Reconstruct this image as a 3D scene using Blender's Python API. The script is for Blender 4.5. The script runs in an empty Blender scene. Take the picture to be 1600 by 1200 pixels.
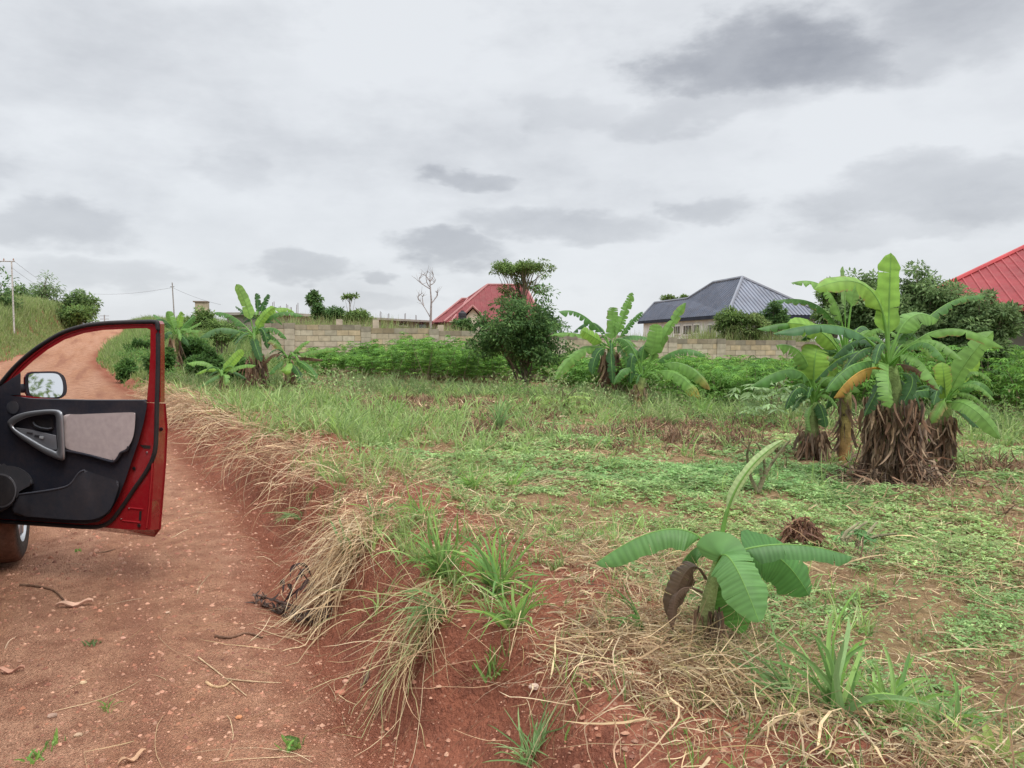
import bpy, math, random
import numpy as np
from mathutils import Vector
random.seed(7)
RNG = np.random.default_rng(11)
SC = bpy.context.scene
COL = SC.collection
R = math.radians
# ------------------------------------------------------------------ camera
F = 1209.0                       # focal length in photo pixels (1600 wide)
CAMZ = 1.5
PITCH = math.atan(73 / F)
cam_d = bpy.data.cameras.new('camera')
cam = bpy.data.objects.new('camera', cam_d)
COL.objects.link(cam)
cam.location = (0, 0, CAMZ)
cam.rotation_euler = (R(90) - PITCH, 0, 0)
cam_d.sensor_width = 36
cam_d.lens = 36 * F / 1600
cam_d.clip_start = 0.05
cam_d.clip_end = 3000
SC.camera = cam
# ------------------------------------------------------------------ view
SC.view_settings.view_transform = 'Standard'
SC.view_settings.look = 'None'
SC.view_settings.exposure = 0.42
SC.view_settings.gamma = 1
# ------------------------------------------------------------------ world: overcast sky
SUN_EL, SUN_AZ = R(58), R(150)    # azimuth clockwise from +Y
world = bpy.data.worlds.new('World')
SC.world = world
world.use_nodes = True
def build_world():
    nt = world.node_tree
    nt.nodes.clear()
    N = nt.nodes.new
    L = nt.links.new
    out = N('ShaderNodeOutputWorld')
    sky = N('ShaderNodeTexSky'); sky.sky_type = 'NISHITA'; sky.sun_disc = False
    sky.sun_elevation = SUN_EL; sky.sun_rotation = SUN_AZ
    bg1 = N('ShaderNodeBackground'); bg1.inputs[1].default_value = 0.1
    L(sky.outputs[0], bg1.inputs[0])
    bg2 = N('ShaderNodeBackground'); bg2.inputs[1].default_value = 1.0
    mix = N('ShaderNodeMixShader'); mix.inputs[0].default_value = 0.94
    L(bg1.outputs[0], mix.inputs[1]); L(bg2.outputs[0], mix.inputs[2]); L(mix.outputs[0], out.inputs[0])
    tc = N('ShaderNodeTexCoord')
    sep = N('ShaderNodeSeparateXYZ'); L(tc.outputs['Generated'], sep.inputs[0])
    def M(op, a, b=None, c=None, clamp=False):
        n = N('ShaderNodeMath'); n.operation = op; n.use_clamp = clamp
        for i, v in enumerate((a, b, c)):
            if v is None: continue
            if isinstance(v, (int, float)): n.inputs[i].default_value = v
            else: L(v, n.inputs[i])
        return n.outputs[0]
    az = M('ARCTAN2', sep.outputs[0], sep.outputs[1])
    el = M('ARCSINE', sep.outputs[2])
    comb = N('ShaderNodeCombineXYZ'); L(az, comb.inputs[0]); L(M('MULTIPLY', el, 2.2), comb.inputs[1])
    def noise(scale, det, rough, off=0.0):
        n = N('ShaderNodeTexNoise'); n.inputs['Scale'].default_value = scale
        n.inputs['Detail'].default_value = det; n.inputs['Roughness'].default_value = rough
        v = N('ShaderNodeVectorMath'); v.operation = 'ADD'; v.inputs[1].default_value = (off, off * .7, off)
        L(comb.outputs[0], v.inputs[0]); L(v.outputs[0], n.inputs[0])
        return n.outputs[0]
    n1 = noise(6, 5, .55); n2 = noise(6, 5, .55, 9.3); n3 = noise(22, 6, .6, 3.1); n4 = noise(2.2, 4, .5, 5.5)
    azw = M('ADD', az, M('MULTIPLY', M('SUBTRACT', n1, .5), .24))
    elw = M('ADD', el, M('MULTIPLY', M('SUBTRACT', n2, .5), .11))
    blobs = [(1180,108,155,50,.60),(1330,98,95,34,.34),(1070,190,120,20,.24),(740,275,56,13,.34),(870,352,130,24,.34),
             (690,392,85,22,.50),(1100,330,62,17,.34),(1450,302,150,36,.36),(70,358,120,28,.36),(475,428,58,14,.34),
             (150,432,80,15,.22),(360,255,46,26,.16),(595,437,30,8,.34),(1380,352,90,16,.2),(1530,20,120,50,.3),
             (620,470,60,10,.15),(880,180,60,20,.15),(100,60,260,60,.14),(-400,200,200,60,.4),(2100,150,200,80,.4)]
    tot = None
    n6 = noise(11, 7, .62, 7.7)
    fine = M('ADD', M('MULTIPLY', M('SUBTRACT', n3, .5), 1.5), M('MULTIPLY', M('SUBTRACT', n6, .5), 2.4))
    for (px, py, rx, ry, st) in blobs:
        a0 = math.atan((px - 800) / F); e0 = math.atan((527 - py) / F * math.cos(a0))
        dx = M('DIVIDE', M('SUBTRACT', azw, a0), rx / F); dy = M('DIVIDE', M('SUBTRACT', elw, e0), ry / F)
        q = M('ADD', M('ADD', M('MULTIPLY', dx, dx), M('MULTIPLY', dy, dy)), fine)
        mr = N('ShaderNodeMapRange'); mr.interpolation_type = 'SMOOTHERSTEP'
        mr.inputs[1].default_value = 2.5; mr.inputs[2].default_value = 0.0
        mr.inputs[3].default_value = 0; mr.inputs[4].default_value = st
        L(q, mr.inputs[0])
        tot = mr.outputs[0] if tot is None else M('MAXIMUM', tot, mr.outputs[0])
    soft = M('MULTIPLY', M('SUBTRACT', n4, .42), .6)
    soft = M('ADD', soft, M('MULTIPLY', M('SUBTRACT', n1, .5), .38))
    n7 = noise(3.6, 6, .58, 14.2)
    soft = M('ADD', soft, M('MULTIPLY', M('SUBTRACT', n3, .5), .14))
    soft = M('ADD', soft, M('MULTIPLY', M('MAXIMUM', M('SUBTRACT', n7, .5), 0.0), 1.1))
    fac = M('ADD', tot, soft, clamp=True)
    mc = N('ShaderNodeMixRGB'); L(fac, mc.inputs[0])
    mc.inputs[1].default_value = (.615, .635, .66, 1)
    mc.inputs[2].default_value = (.215, .228, .262, 1)
    # an overcast sky is brighter towards the zenith
    zr = N('ShaderNodeMapRange'); zr.inputs[1].default_value = .42; zr.inputs[2].default_value = .9
    zr.inputs[3].default_value = 1.0; zr.inputs[4].default_value = 3.3
    L(sep.outputs[2], zr.inputs[0])
    vm = N('ShaderNodeVectorMath'); vm.operation = 'SCALE'
    L(mc.outputs[0], vm.inputs[0]); L(zr.outputs[0], vm.inputs['Scale'])
    L(vm.outputs[0], bg2.inputs[0])
build_world()
sun_d = bpy.data.lights.new('sun', 'SUN'); sun_d.energy = 1.5; sun_d.angle = R(20); sun_d.color = (1, .955, .88)
sun = bpy.data.objects.new('sun', sun_d); COL.objects.link(sun)
_sd = Vector((math.sin(SUN_AZ) * math.cos(SUN_EL), math.cos(SUN_AZ) * math.cos(SUN_EL), math.sin(SUN_EL)))
sun.rotation_euler = _sd.to_track_quat('Z', 'Y').to_euler()

# ------------------------------------------------------------------ projection helpers (photo pixel + distance -> point)
_cp, _sp = math.cos(PITCH), math.sin(PITCH)
def P(px, py, d):
    a = (px - 800) / F; b = (600 - py) / F
    y = _cp + b * _sp; z = -_sp + b * _cp
    return Vector((a * d / y, d, CAMZ + z * d / y))
def proj(x, y, z):
    zz = z - CAMZ
    dep = y * _cp - zz * _sp
    up = y * _sp + zz * _cp
    dep = np.maximum(dep, .05)
    return 800 + F * x / dep, 600 - F * up / dep
# ------------------------------------------------------------------ noise + terrain height
def _hash(ix, iy, seed):
    h = (ix * 374761393 + iy * 668265263 + seed * 974634777) & 0xffffffff
    h = ((h ^ (h >> 13)) * 1274126177) & 0xffffffff
    return ((h ^ (h >> 16)) & 0xffff) / 65535.0
def vnoise(x, y, seed=0):
    xf = np.floor(x); yf = np.floor(y)
    ix = xf.astype(np.int64); iy = yf.astype(np.int64)
    fx = x - xf; fy = y - yf
    fx = fx * fx * (3 - 2 * fx); fy = fy * fy * (3 - 2 * fy)
    a = _hash(ix, iy, seed); b = _hash(ix + 1, iy, seed); c = _hash(ix, iy + 1, seed); d = _hash(ix + 1, iy + 1, seed)
    return (a * (1 - fx) + b * fx) * (1 - fy) + (c * (1 - fx) + d * fx) * fy
def fbm(x, y, sc=1.0, octv=4, seed=0):
    x = np.asarray(x, float) * sc; y = np.asarray(y, float) * sc
    r = 0; a = .5; n = 0
    for i in range(octv):
        r = r + a * vnoise(x, y, seed + i * 17); n += a
        x = x * 2.03 + 11.3; y = y * 2.03 + 5.7; a *= .5
    return r / n
U = np.array((-.465, .885)); U = U / np.linalg.norm(U)
NN = np.array((U[1], -U[0]))
def st(x, y): return x * U[0] + y * U[1], x * NN[0] + y * NN[1]
def xy(s, t): return s * U[0] + t * NN[0], s * U[1] + t * NN[1]
def sstep(v): v = np.clip(v, 0, 1); return v * v * (3 - 2 * v)
def zroad(s):
    z = 2.55 * sstep((s - 18) / 82)
    return np.where(s > 100, 2.55 - .0006 * np.minimum(s - 100, 90) ** 2, z)
def te_r(s):
    return np.interp(s, [-60, 0, 2.5, 5, 8, 11, 17, 25, 38, 45, 58, 75, 100, 150], [.85, .85, .92, 1.06, 1.2, 1.05, .9, .5, -.35, -.35, .9, 1.6, 2.3, 2.4]) + .22 * (fbm(s, s * 0, .9, 3, 5) - .5) * np.clip(s / 4, .4, 1.5)
def te_l(s):
    return np.interp(s, [-60, 0, 20, 30, 39, 50, 100, 150], [-4.9, -4.9, -4.8, -4.5, -3.9, -3.2, -2.9, -2.9]) + .5 * (fbm(s, s * 0, .35, 3, 9) - .5)
def height(x, y, fine=True):
    x = np.asarray(x, float); y = np.asarray(y, float)
    s, t = st(x, y)
    zr = zroad(s)
    er = te_r(s); el = te_l(s)
    r = t - er; l = el - t
    n1 = fbm(x, y, .35, 4, 1) - .5
    n2 = fbm(x, y, 1.6, 3, 2) - .5
    hb = np.interp(s, [-60, 9, 14, 20, 30], [.36, .36, .30, .20, .15])
    wob = (fbm(s, t, 1.7, 4, 21) - .5) * .9
    wb = np.interp(s, [0, 3, 8, 20], [.40, .34, .32, .5]) * (1 + .8 * (fbm(s, s * 0, 1.7, 3, 33) - .5))
    bank = hb * (sstep((r - wob * .35) / wb) * (1 + .25 * np.exp(-((r - .8) / .5) ** 2)))
    field = -.034 * np.maximum(r - .6, 0) + n1 * .22 * sstep(r / 1.5) + n2 * .10 * sstep(r / .4)
    field = np.where(r > 45, field + .034 * (r - 45) * .8, field)
    w = 1 - .85 * sstep(r / 25)
    mound = .9 * np.exp(-((s - 58) / 22) ** 2) * sstep((r - 2) / 4) * np.exp(-(r / 12) ** 2)
    zright = zr * w + bank + field + mound
    gut = -.08 * np.exp(-((r + .02) / .16) ** 2) * np.clip((16 - s) / 6, 0, 1)
    rut = -.02 * np.exp(-((t + .6) / .3) ** 2) - .02 * np.exp(-((t + 2.3) / .3) ** 2)
    zro = zr + gut + rut + .05 * (fbm(x, y, .8, 3, 3) - .5) + (.014 * (fbm(x, y, 7, 3, 4) - .5) if fine else 0)
    hl = np.interp(s, [-60, 20, 36, 52, 75, 95, 115, 150], [.15, .25, .5, 1.4, 1.9, 1.7, 2.5, 2.8])
    zleft = zr + hl * sstep((l - np.interp(s, [50, 80], [.4, .05])) / np.interp(s, [50, 60, 80], [2.7, 2.4, 1.1])) + n1 * .5 * sstep(l / 3) + n2 * .1 * sstep(l / 1)
    z = np.where(r > 0, np.where(r < .12, zro * (1 - r / .12) + zright * r / .12, zright), np.where(l > 0, zleft, zro))
    if fine: z = z + .055 * (fbm(x, y, 5, 4, 6) - .5) * sstep(r / .15) * np.clip((20 - s) / 10, 0, 1)
    return z
def H(x, y): return float(height(np.array([x]), np.array([y]), False)[0])
def G(px, py):
    """ground point under a photo pixel"""
    lo, hi = 1.5, 200.
    prev = lo
    for d in np.geomspace(1.5, 250, 260):
        p = P(px, py, d)
        if p.z < H(p.x, p.y):
            lo, hi = prev, d; break
        prev = d
    for _ in range(18):
        m = (lo + hi) / 2; p = P(px, py, m)
        if p.z < H(p.x, p.y): hi = m
        else: lo = m
    p = P(px, py, hi)
    return Vector((p.x, p.y, H(p.x, p.y)))
# ------------------------------------------------------------------ mesh building
ORG = {}
class MB:
    def __init__(self):
        self.v = []; self.c = []; self.n = 0; self.f = []; self.m = []
    def add(self, v, f, c=(.5, .5, .5), mat=0):
        v = np.asarray(v, float).reshape(-1, 3); f = np.asarray(f, np.int64)
        c = np.asarray(c, float)
        if c.ndim == 1: c = np.tile(c, (len(v), 1))
        self.v.append(v); self.c.append(c); self.f.append(f + self.n); self.m.append(mat); self.n += len(v)
    def box(self, cx, cy, cz, sx, sy, sz, c=(.5, .5, .5), mat=0, ax=None):
        """ax: optional (ex, ey) horizontal axes"""
        ex = np.array([1., 0, 0]) if ax is None else np.array([ax[0], ax[1], 0.])
        ey = np.array([-ex[1], ex[0], 0.]); ez = np.array([0, 0, 1.])
        v = [np.array([cx, cy, cz]) + ex * a * sx / 2 + ey * b * sy / 2 + ez * k * sz / 2 for k in (-1, 1) for b in (-1, 1) for a in (-1, 1)]
        self.add(v, [(0, 2, 3, 1), (4, 5, 7, 6), (0, 1, 5, 4), (2, 6, 7, 3), (1, 3, 7, 5), (0, 4, 6, 2)], c, mat)
    def tube(self, pts, rad, sides=8, c=(.5, .5, .5), mat=0, cap=True):
        pts = np.asarray([tuple(p) for p in pts], float); k = len(pts)
        rad = np.broadcast_to(np.asarray(rad, float), (k,))
        T = np.gradient(pts, axis=0); T /= np.linalg.norm(T, axis=1)[:, None] + 1e-9
        ref = np.array([0, 0, 1.]) if abs(T[:, 2]).mean() < .8 else np.array([1., 0, 0])
        A = np.cross(T, ref); A /= np.linalg.norm(A, axis=1)[:, None] + 1e-9
        B = np.cross(T, A)
        th = np.arange(sides) * 2 * math.pi / sides
        ring = (A[:, None, :] * np.cos(th)[None, :, None] + B[:, None, :] * np.sin(th)[None, :, None]) * rad[:, None, None] + pts[:, None, :]
        v = ring.reshape(-1, 3)
        i = np.arange(k - 1)[:, None] * sides; j = np.arange(sides)[None, :]; j2 = (j + 1) % sides
        f = np.stack([i + j, i + j2, i + sides + j2, i + sides + j], -1).reshape(-1, 4)
        c = np.asarray(c, float)
        if c.ndim == 2: c = np.repeat(c, sides, axis=0)
        self.add(v, f, c, mat)
        if cap:
            c0 = c if c.ndim == 1 else c[0]; c1 = c if c.ndim == 1 else c[-1]
            for e, cc in ((0, c0), (k - 1, c1)):
                ctr = pts[e]; vv = np.vstack([v[e * sides:(e + 1) * sides], ctr])
                ff = [(a, (a + 1) % sides, sides) for a in range(sides)]
                self.add(vv, ff, cc, mat)
    def build(self, name, mats, parent=None, origin=None, smooth=False):
        V = np.concatenate(self.v); C = np.concatenate(self.c)
        o = Vector((0, 0, 0))
        if parent is not None: o = ORG[parent.name]
        elif origin is not None: o = Vector(origin)
        V = V - np.array(tuple(o))
        me = bpy.data.meshes.new(name)
        loops = np.concatenate([f.reshape(-1) for f in self.f]).astype(np.int32)
        sizes = np.concatenate([np.full(len(f), f.shape[1]) for f in self.f]).astype(np.int32)
        mi = np.concatenate([np.full(len(f), m) for f, m in zip(self.f, self.m)]).astype(np.int32)
        starts = np.concatenate([[0], np.cumsum(sizes)[:-1]]).astype(np.int32)
        me.vertices.add(len(V)); me.vertices.foreach_set('co', V.astype(np.float32).ravel())
        me.loops.add(len(loops)); me.loops.foreach_set('vertex_index', loops)
        me.polygons.add(len(sizes)); me.polygons.foreach_set('loop_start', starts)
        me.polygons.foreach_set('material_index', mi)
        me.polygons.foreach_set('use_smooth', np.full(len(sizes), bool(smooth)))
        if not isinstance(mats, (list, tuple)): mats = [mats]
        for m in mats: me.materials.append(m)
        me.update(calc_edges=True)
        a = me.color_attributes.new('col', 'FLOAT_COLOR', 'POINT')
        a.data.foreach_set('color', np.hstack([C, np.ones((len(C), 1))]).astype(np.float32).ravel())
        me.validate()
        ob = bpy.data.objects.new(name, me); COL.objects.link(ob)
        if parent is not None: ob.parent = parent; ORG[ob.name] = o
        else: ob.location = o; ORG[ob.name] = o
        return ob
def tag(o, label=None, cat=None, group=None, kind=None):
    if label: o['label'] = label
    if cat: o['category'] = cat
    if group: o['group'] = group
    if kind: o['kind'] = kind
    return o
def thing(name, label, cat, loc, group=None):
    o = bpy.data.objects.new(name, None); COL.objects.link(o)
    o.location = loc; o.empty_display_size = .1
    ORG[o.name] = Vector(loc)
    return tag(o, label, cat, group)
# ------------------------------------------------------------------ materials
def mat_attr(name, rough=.6, transl=0.0, nscale=6, namt=.35, spec=.3, bump=0.0, bscale=40, metal=0.0, coat=0.0):
    m = bpy.data.materials.new(name); m.use_nodes = True
    nt = m.node_tree; N = nt.nodes.new; L = nt.links.new
    b = nt.nodes['Principled BSDF']; out = nt.nodes['Material Output']
    at = N('ShaderNodeAttribute'); at.attribute_name = 'col'
    no = N('ShaderNodeTexNoise'); no.inputs['Scale'].default_value = nscale; no.inputs['Detail'].default_value = 4
    geo = N('ShaderNodeNewGeometry'); L(geo.outputs['Position'], no.inputs[0])
    mr = N('ShaderNodeMapRange'); mr.inputs[1].default_value = .3; mr.inputs[2].default_value = .7
    mr.inputs[3].default_value = 1 - namt; mr.inputs[4].default_value = 1 + namt
    L(no.outputs[0], mr.inputs[0])
    vm = N('ShaderNodeVectorMath'); vm.operation = 'SCALE'
    L(at.outputs['Color'], vm.inputs[0]); L(mr.outputs[0], vm.inputs['Scale'])
    L(vm.outputs[0], b.inputs['Base Color'])
    b.inputs['Roughness'].default_value = rough
    b.inputs['Specular IOR Level'].default_value = spec
    b.inputs['Metallic'].default_value = metal
    b.inputs['Coat Weight'].default_value = coat
    if bump:
        n2 = N('ShaderNodeTexNoise'); n2.inputs['Scale'].default_value = bscale; n2.inputs['Detail'].default_value = 6
        L(geo.outputs['Position'], n2.inputs[0])
        bp = N('ShaderNodeBump'); bp.inputs['Strength'].default_value = bump; bp.inputs['Distance'].default_value = .02
        L(n2.outputs[0], bp.inputs['Height']); L(bp.outputs[0], b.inputs['Normal'])
    if transl:
        tr = N('ShaderNodeBsdfTranslucent'); hs = N('ShaderNodeHueSaturation'); hs.inputs['Value'].default_value = 1.5
        hs.inputs['Hue'].default_value = .485
        L(vm.outputs[0], hs.inputs['Color']); L(hs.outputs[0], tr.inputs[0])
        mx = N('ShaderNodeMixShader'); mx.inputs[0].default_value = transl
        L(b.outputs[0], mx.inputs[1]); L(tr.outputs[0], mx.inputs[2]); L(mx.outputs[0], out.inputs[0])
    return m
M_LEAF = mat_attr('leaf', .6, .35, 3, .25, .18)
M_BAN = mat_attr('banana_leaf', .45, .36, 9, .16, .3)
M_GRASS = mat_attr('grass_blade', .6, .35, 5, .2, .15)
M_STRAW = mat_attr('straw', .75, .15, 12, .25, .2)
M_BARK = mat_attr('bark', .85, 0, 14, .4, .1, .6, 60)
M_STONE = mat_attr('stone', .85, 0, 30, .25, .2, .4, 120)
M_PAINT = mat_attr('paint', .22, 0, 3, .03, .5, coat=.8)
M_PLASTIC = mat_attr('plastic', .6, 0, 8, .08, .35, .15, 600)
M_FABRIC = mat_attr('fabric', .95, 0, 30, .08, .1, .25, 700)
M_METAL = mat_attr('metal', .35, 0, 8, .1, .5, metal=.8)
M_RENDER = mat_attr('plaster', .9, 0, 1.2, .2, .1, .2, 20)

def soil_mat(name, base, spk, dark, scale, moist, bands=False):
    m = bpy.data.materials.new(name); m.use_nodes = True
    nt = m.node_tree; N = nt.nodes.new; L = nt.links.new
    b = nt.nodes['Principled BSDF']
    geo = N('ShaderNodeNewGeometry')
    def noise(s, d=5, r=.6):
        n = N('ShaderNodeTexNoise'); n.inputs['Scale'].default_value = s; n.inputs['Detail'].default_value = d
        n.inputs['Roughness'].default_value = r; L(geo.outputs['Position'], n.inputs[0]); return n.outputs[0]
    def ramp(v, a, bb):
        n = N('ShaderNodeMapRange'); n.inputs[1].default_value = a; n.inputs[2].default_value = bb; L(v, n.inputs[0]); return n.outputs[0]
    def mix(f, a, c):
        n = N('ShaderNodeMixRGB')
        L(f, n.inputs[0])
        for i, v in ((1, a), (2, c)):
            if isinstance(v, tuple): n.inputs[i].default_value = (*v, 1)
            else: L(v, n.inputs[i])
        return n.outputs[0]
    big = noise(.7); mid = noise(6); small = noise(60, 3)
    c = mix(ramp(big, .35, .65), base, moist)
    if bands:      # packed, paler wheel tracks that run along the road
        dt = N('ShaderNodeVectorMath'); dt.operation = 'DOT_PRODUCT'; dt.inputs[1].default_value = (U[0], U[1], 0); L(geo.outputs['Position'], dt.inputs[0])
        dn = N('ShaderNodeVectorMath'); dn.operation = 'DOT_PRODUCT'; dn.inputs[1].default_value = (NN[0], NN[1], 0); L(geo.outputs['Position'], dn.inputs[0])
        sx = N('ShaderNodeMath'); sx.operation = 'MULTIPLY'; sx.inputs[1].default_value = .07; L(dt.outputs['Value'], sx.inputs[0])
        cb = N('ShaderNodeCombineXYZ'); L(sx.outputs[0], cb.inputs[0]); L(dn.outputs['Value'], cb.inputs[1])
        nb = N('ShaderNodeTexNoise'); nb.inputs['Scale'].default_value = 1.5; nb.inputs['Detail'].default_value = 6; L(cb.outputs[0], nb.inputs[0])
        c = mix(ramp(nb.outputs[0], .46, .62), c, (.54, .30, .195))
        c = mix(ramp(nb.outputs[0], .44, .34), c, (.34, .155, .10))
    c = mix(ramp(mid, .4, .75), c, dark)
    vo = N('ShaderNodeTexVoronoi'); vo.inputs['Scale'].default_value = scale; vo.inputs['Randomness'].default_value = 1
    L(geo.outputs['Position'], vo.inputs[0])
    sepc = N('ShaderNodeSeparateColor'); L(vo.outputs['Color'], sepc.inputs[0])
    f1 = ramp(sepc.outputs[0], .78, .98)
    inn = N('ShaderNodeMapRange'); inn.inputs[1].default_value = .45; inn.inputs[2].default_value = .3
    L(vo.outputs['Distance'], inn.inputs[0])
    mm = N('ShaderNodeMath'); mm.operation = 'MULTIPLY'; L(f1, mm.inputs[0]); L(inn.outputs[0], mm.inputs[1])
    c = mix(mm.outputs[0], c, spk)
    f2 = ramp(sepc.outputs[1], .75, .95)
    mm2 = N('ShaderNodeMath'); mm2.operation = 'MULTIPLY'; L(f2, mm2.inputs[0]); mm2.inputs[1].default_value = .6
    c = mix(mm2.outputs[0], c, dark)
    if bands:      # loose red soil crumbled off the bank covers the road edge
        at = N('ShaderNodeAttribute'); at.attribute_name = 'col'; se = N('ShaderNodeSeparateColor'); L(at.outputs['Color'], se.inputs[0])
        ad = N('ShaderNodeMath'); ad.operation = 'MULTIPLY_ADD'; L(noise(9, 6, .7), ad.inputs[0]); ad.inputs[1].default_value = .9; L(se.outputs[0], ad.inputs[2])
        c = mix(ramp(ad.outputs[0], .72, 1.2), c, mix(ramp(big, .35, .65), (.27, .098, .058), (.34, .13, .08)))
    L(c, b.inputs['Base Color']); b.inputs['Roughness'].default_value = .95; b.inputs['Specular IOR Level'].default_value = .1
    h = N('ShaderNodeMath'); h.operation = 'ADD'; L(small, h.inputs[0])
    v2 = N('ShaderNodeMath'); v2.operation = 'MULTIPLY'; L(vo.outputs['Distance'], v2.inputs[0]); v2.inputs[1].default_value = -1.0 if bands else -.25
    L(v2.outputs[0], h.inputs[1])
    h0 = h; h = N('ShaderNodeMath'); h.operation = 'MULTIPLY_ADD'; L(noise(22, 6, .7), h.inputs[0]); h.inputs[1].default_value = 1.6; L(h0.outputs[0], h.inputs[2])
    bp = N('ShaderNodeBump'); bp.inputs['Strength'].default_value = 1.0; bp.inputs['Distance'].default_value = .02
    L(h.outputs[0], bp.inputs['Height']); L(bp.outputs[0], b.inputs['Normal'])
    return m
M_ROAD = soil_mat('laterite_road', (.50, .25, .145), (.56, .34, .22), (.27, .12, .075), 120, (.47, .25, .155), True)
M_BANK = soil_mat('red_bank_soil', (.27, .098, .058), (.40, .21, .14), (.16, .06, .04), 70, (.34, .13, .08))
M_FIELD = soil_mat('field_soil', (.30, .18, .10), (.44, .33, .20), (.19, .11, .065), 50, (.29, .22, .11))

# ------------------------------------------------------------------ ground sheets
def build_ground():
    sv = np.concatenate([-np.geomspace(60, 1, 14), np.arange(0, 1, .2), np.arange(1, 13, .045)])
    g = [13.0]; stp = .05
    while g[-1] < 900: g.append(g[-1] + stp); stp *= 1.03
    sv = np.concatenate([sv, g])
    # columns: signed distance to the right edge; left half is parameterised between the edges
    rr = list(np.arange(0.03, 2.0, .035)); stp = .04
    while rr[-1] < 900: rr.append(rr[-1] + stp); stp *= 1.045
    rr = np.array([0.] + rr)
    ll = [0.]; stp = .08
    while ll[-1] < 900: ll.append(ll[-1] + stp); stp *= 1.09
    ll = np.array(ll)
    mid = np.concatenate([np.arange(0, .75, .02), [.75, .76], np.linspace(.765, 1, 40)])   # 0 left edge, 1 right edge
    mid = np.linspace(0, 1, 120) ** .8
    er = te_r(sv); el = te_l(sv)
    def sheet(name, T, mats, label, cat=None, matf=None):
        S = np.repeat(sv[:, None], T.shape[1], 1)
        x, y = xy(S, T); z = height(x, y)
        v = np.stack([x, y, z], -1).reshape(-1, 3)
        nr, nc = T.shape
        i = np.arange(nr - 1)[:, None] * nc; j = np.arange(nc - 1)[None, :]
        f = np.stack([i + j, i + j + 1, i + nc + j + 1, i + nc + j], -1).reshape(-1, 4)
        if T[0, 0] > T[0, -1]: f = f[:, ::-1]
        fac = np.exp(-np.clip(er[:, None] - T, 0, 50) / .38).reshape(-1, 1)
        mb = MB(); mb.add(v, f, np.repeat(fac, 3, axis=1))
        o = mb.build(name, mats, smooth=True); tag(o, label, None, None, 'structure')
    Tm = el[:, None] + (er - el)[:, None] * mid[None, :]
    sheet('road', Tm, M_ROAD, 'red laterite dirt road with loose gravel')
    k = int(np.searchsorted(rr, 1.15))
    sheet('earth_bank', er[:, None] + rr[None, :k + 1], M_BANK, 'red earth bank cut along the road edge')
    sheet('ground', er[:, None] + rr[None, k:], M_FIELD, 'field soil beside the road')
    sheet('verge', el[:, None] - ll[None, :], M_BANK, 'raised ground left of the road')
build_ground()
# ------------------------------------------------------------------ vectorised vegetation
def norm(a): return a / (np.linalg.norm(a, axis=-1, keepdims=True) + 1e-9)
def strands(mb, root, d, L, w, nseg=4, grav=.25, curl=.15, col=None, clamp=True, blunt=False, mat=0, lift=.004, vee=0.0, jig=.05):
    n = len(root)
    root = np.asarray(root, float).copy(); d = norm(np.asarray(d, float))
    L = np.broadcast_to(L, (n,)); w = np.broadcast_to(w, (n,)); grav = np.broadcast_to(grav, (n,))
    side = norm(np.cross(d, RNG.normal(size=(n, 3)) * np.array([.5, .5, 1.])))
    pts = [root.copy()]; p = root
    cdir = RNG.normal(size=(n, 3)) * curl
    for k in range(nseg):
        p = p + d * (L / nseg)[:, None]
        if clamp:
            g = height(p[:, 0], p[:, 1], False) + lift + w * .3
            low = p[:, 2] < g
            p[:, 2] = np.where(low, g, p[:, 2])
        pts.append(p.copy())
        d = d + cdir + RNG.normal(size=(n, 3)) * jig; d[:, 2] -= grav; d = norm(d)
    pts = np.array(pts)                        # (K,n,3)
    K = nseg + 1
    if blunt: prof = np.full(K, 1.0); prof[-1] = .5
    else: prof = np.array([.55] + [1.0] * (K - 2) + [.08]) ; prof[1:-1] = np.linspace(1, .6, K - 2)
    off = side[None] * w[None, :, None] * .5 * prof[:, None, None]
    if vee:
        tg = norm(np.gradient(pts, axis=0)); up = norm(np.cross(np.broadcast_to(side[None], pts.shape), tg))
        up = up * np.sign(up[..., 2:3] + 1e-6)
        lo = pts - up * w[None, :, None] * vee * prof[:, None, None]
        v = np.stack([pts - off, lo, pts + off], 2).transpose(1, 0, 2, 3).reshape(-1, 3)
        base = (np.arange(n) * K * 3)[:, None] + (np.arange(nseg) * 3)[None, :]
        f = np.stack([base, base + 1, base + 4, base + 3], -1).reshape(-1, 4)
        f = np.concatenate([f, np.stack([base + 1, base + 2, base + 5, base + 4], -1).reshape(-1, 4)])
        mb.add(v, f, np.repeat(np.asarray(col), K * 3, axis=0) if np.ndim(col) == 2 else col, mat); return
    v = np.stack([pts - off, pts + off], 2)     # K,n,2,3
    v = v.transpose(1, 0, 2, 3).reshape(-1, 3)
    base = (np.arange(n) * K * 2)[:, None] + (np.arange(nseg) * 2)[None, :]
    f = np.stack([base, base + 1, base + 3, base + 2], -1).reshape(-1, 4)
    c = np.repeat(np.asarray(col), K * 2, axis=0) if np.ndim(col) == 2 else col
    mb.add(v, f, c, mat)
def leaves(mb, pos, d, nrm, L, W, fold=.25, col=None, mat=0):
    """folded diamond leaves; pos = leaf base"""
    n = len(pos); d = norm(d); s = norm(np.cross(d, nrm)); nn = norm(np.cross(s, d))
    L = np.broadcast_to(L, (n,))[:, None]; W = np.broadcast_to(W, (n,))[:, None]
    mid = pos + d * L * .45
    tip = pos + d * L - nn * L * .12
    a = mid + s * W * .5 + nn * W * fold; b = mid - s * W * .5 + nn * W * fold
    v = np.stack([pos, a, tip, b], 1).reshape(-1, 3)
    i = np.arange(n)[:, None] * 4
    f = np.concatenate([i + np.array([[0, 1, 2]]), i + np.array([[0, 2, 3]])])
    c = np.repeat(np.asarray(col), 4, axis=0) if np.ndim(col) == 2 else col
    mb.add(v, f, c, mat)
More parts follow.
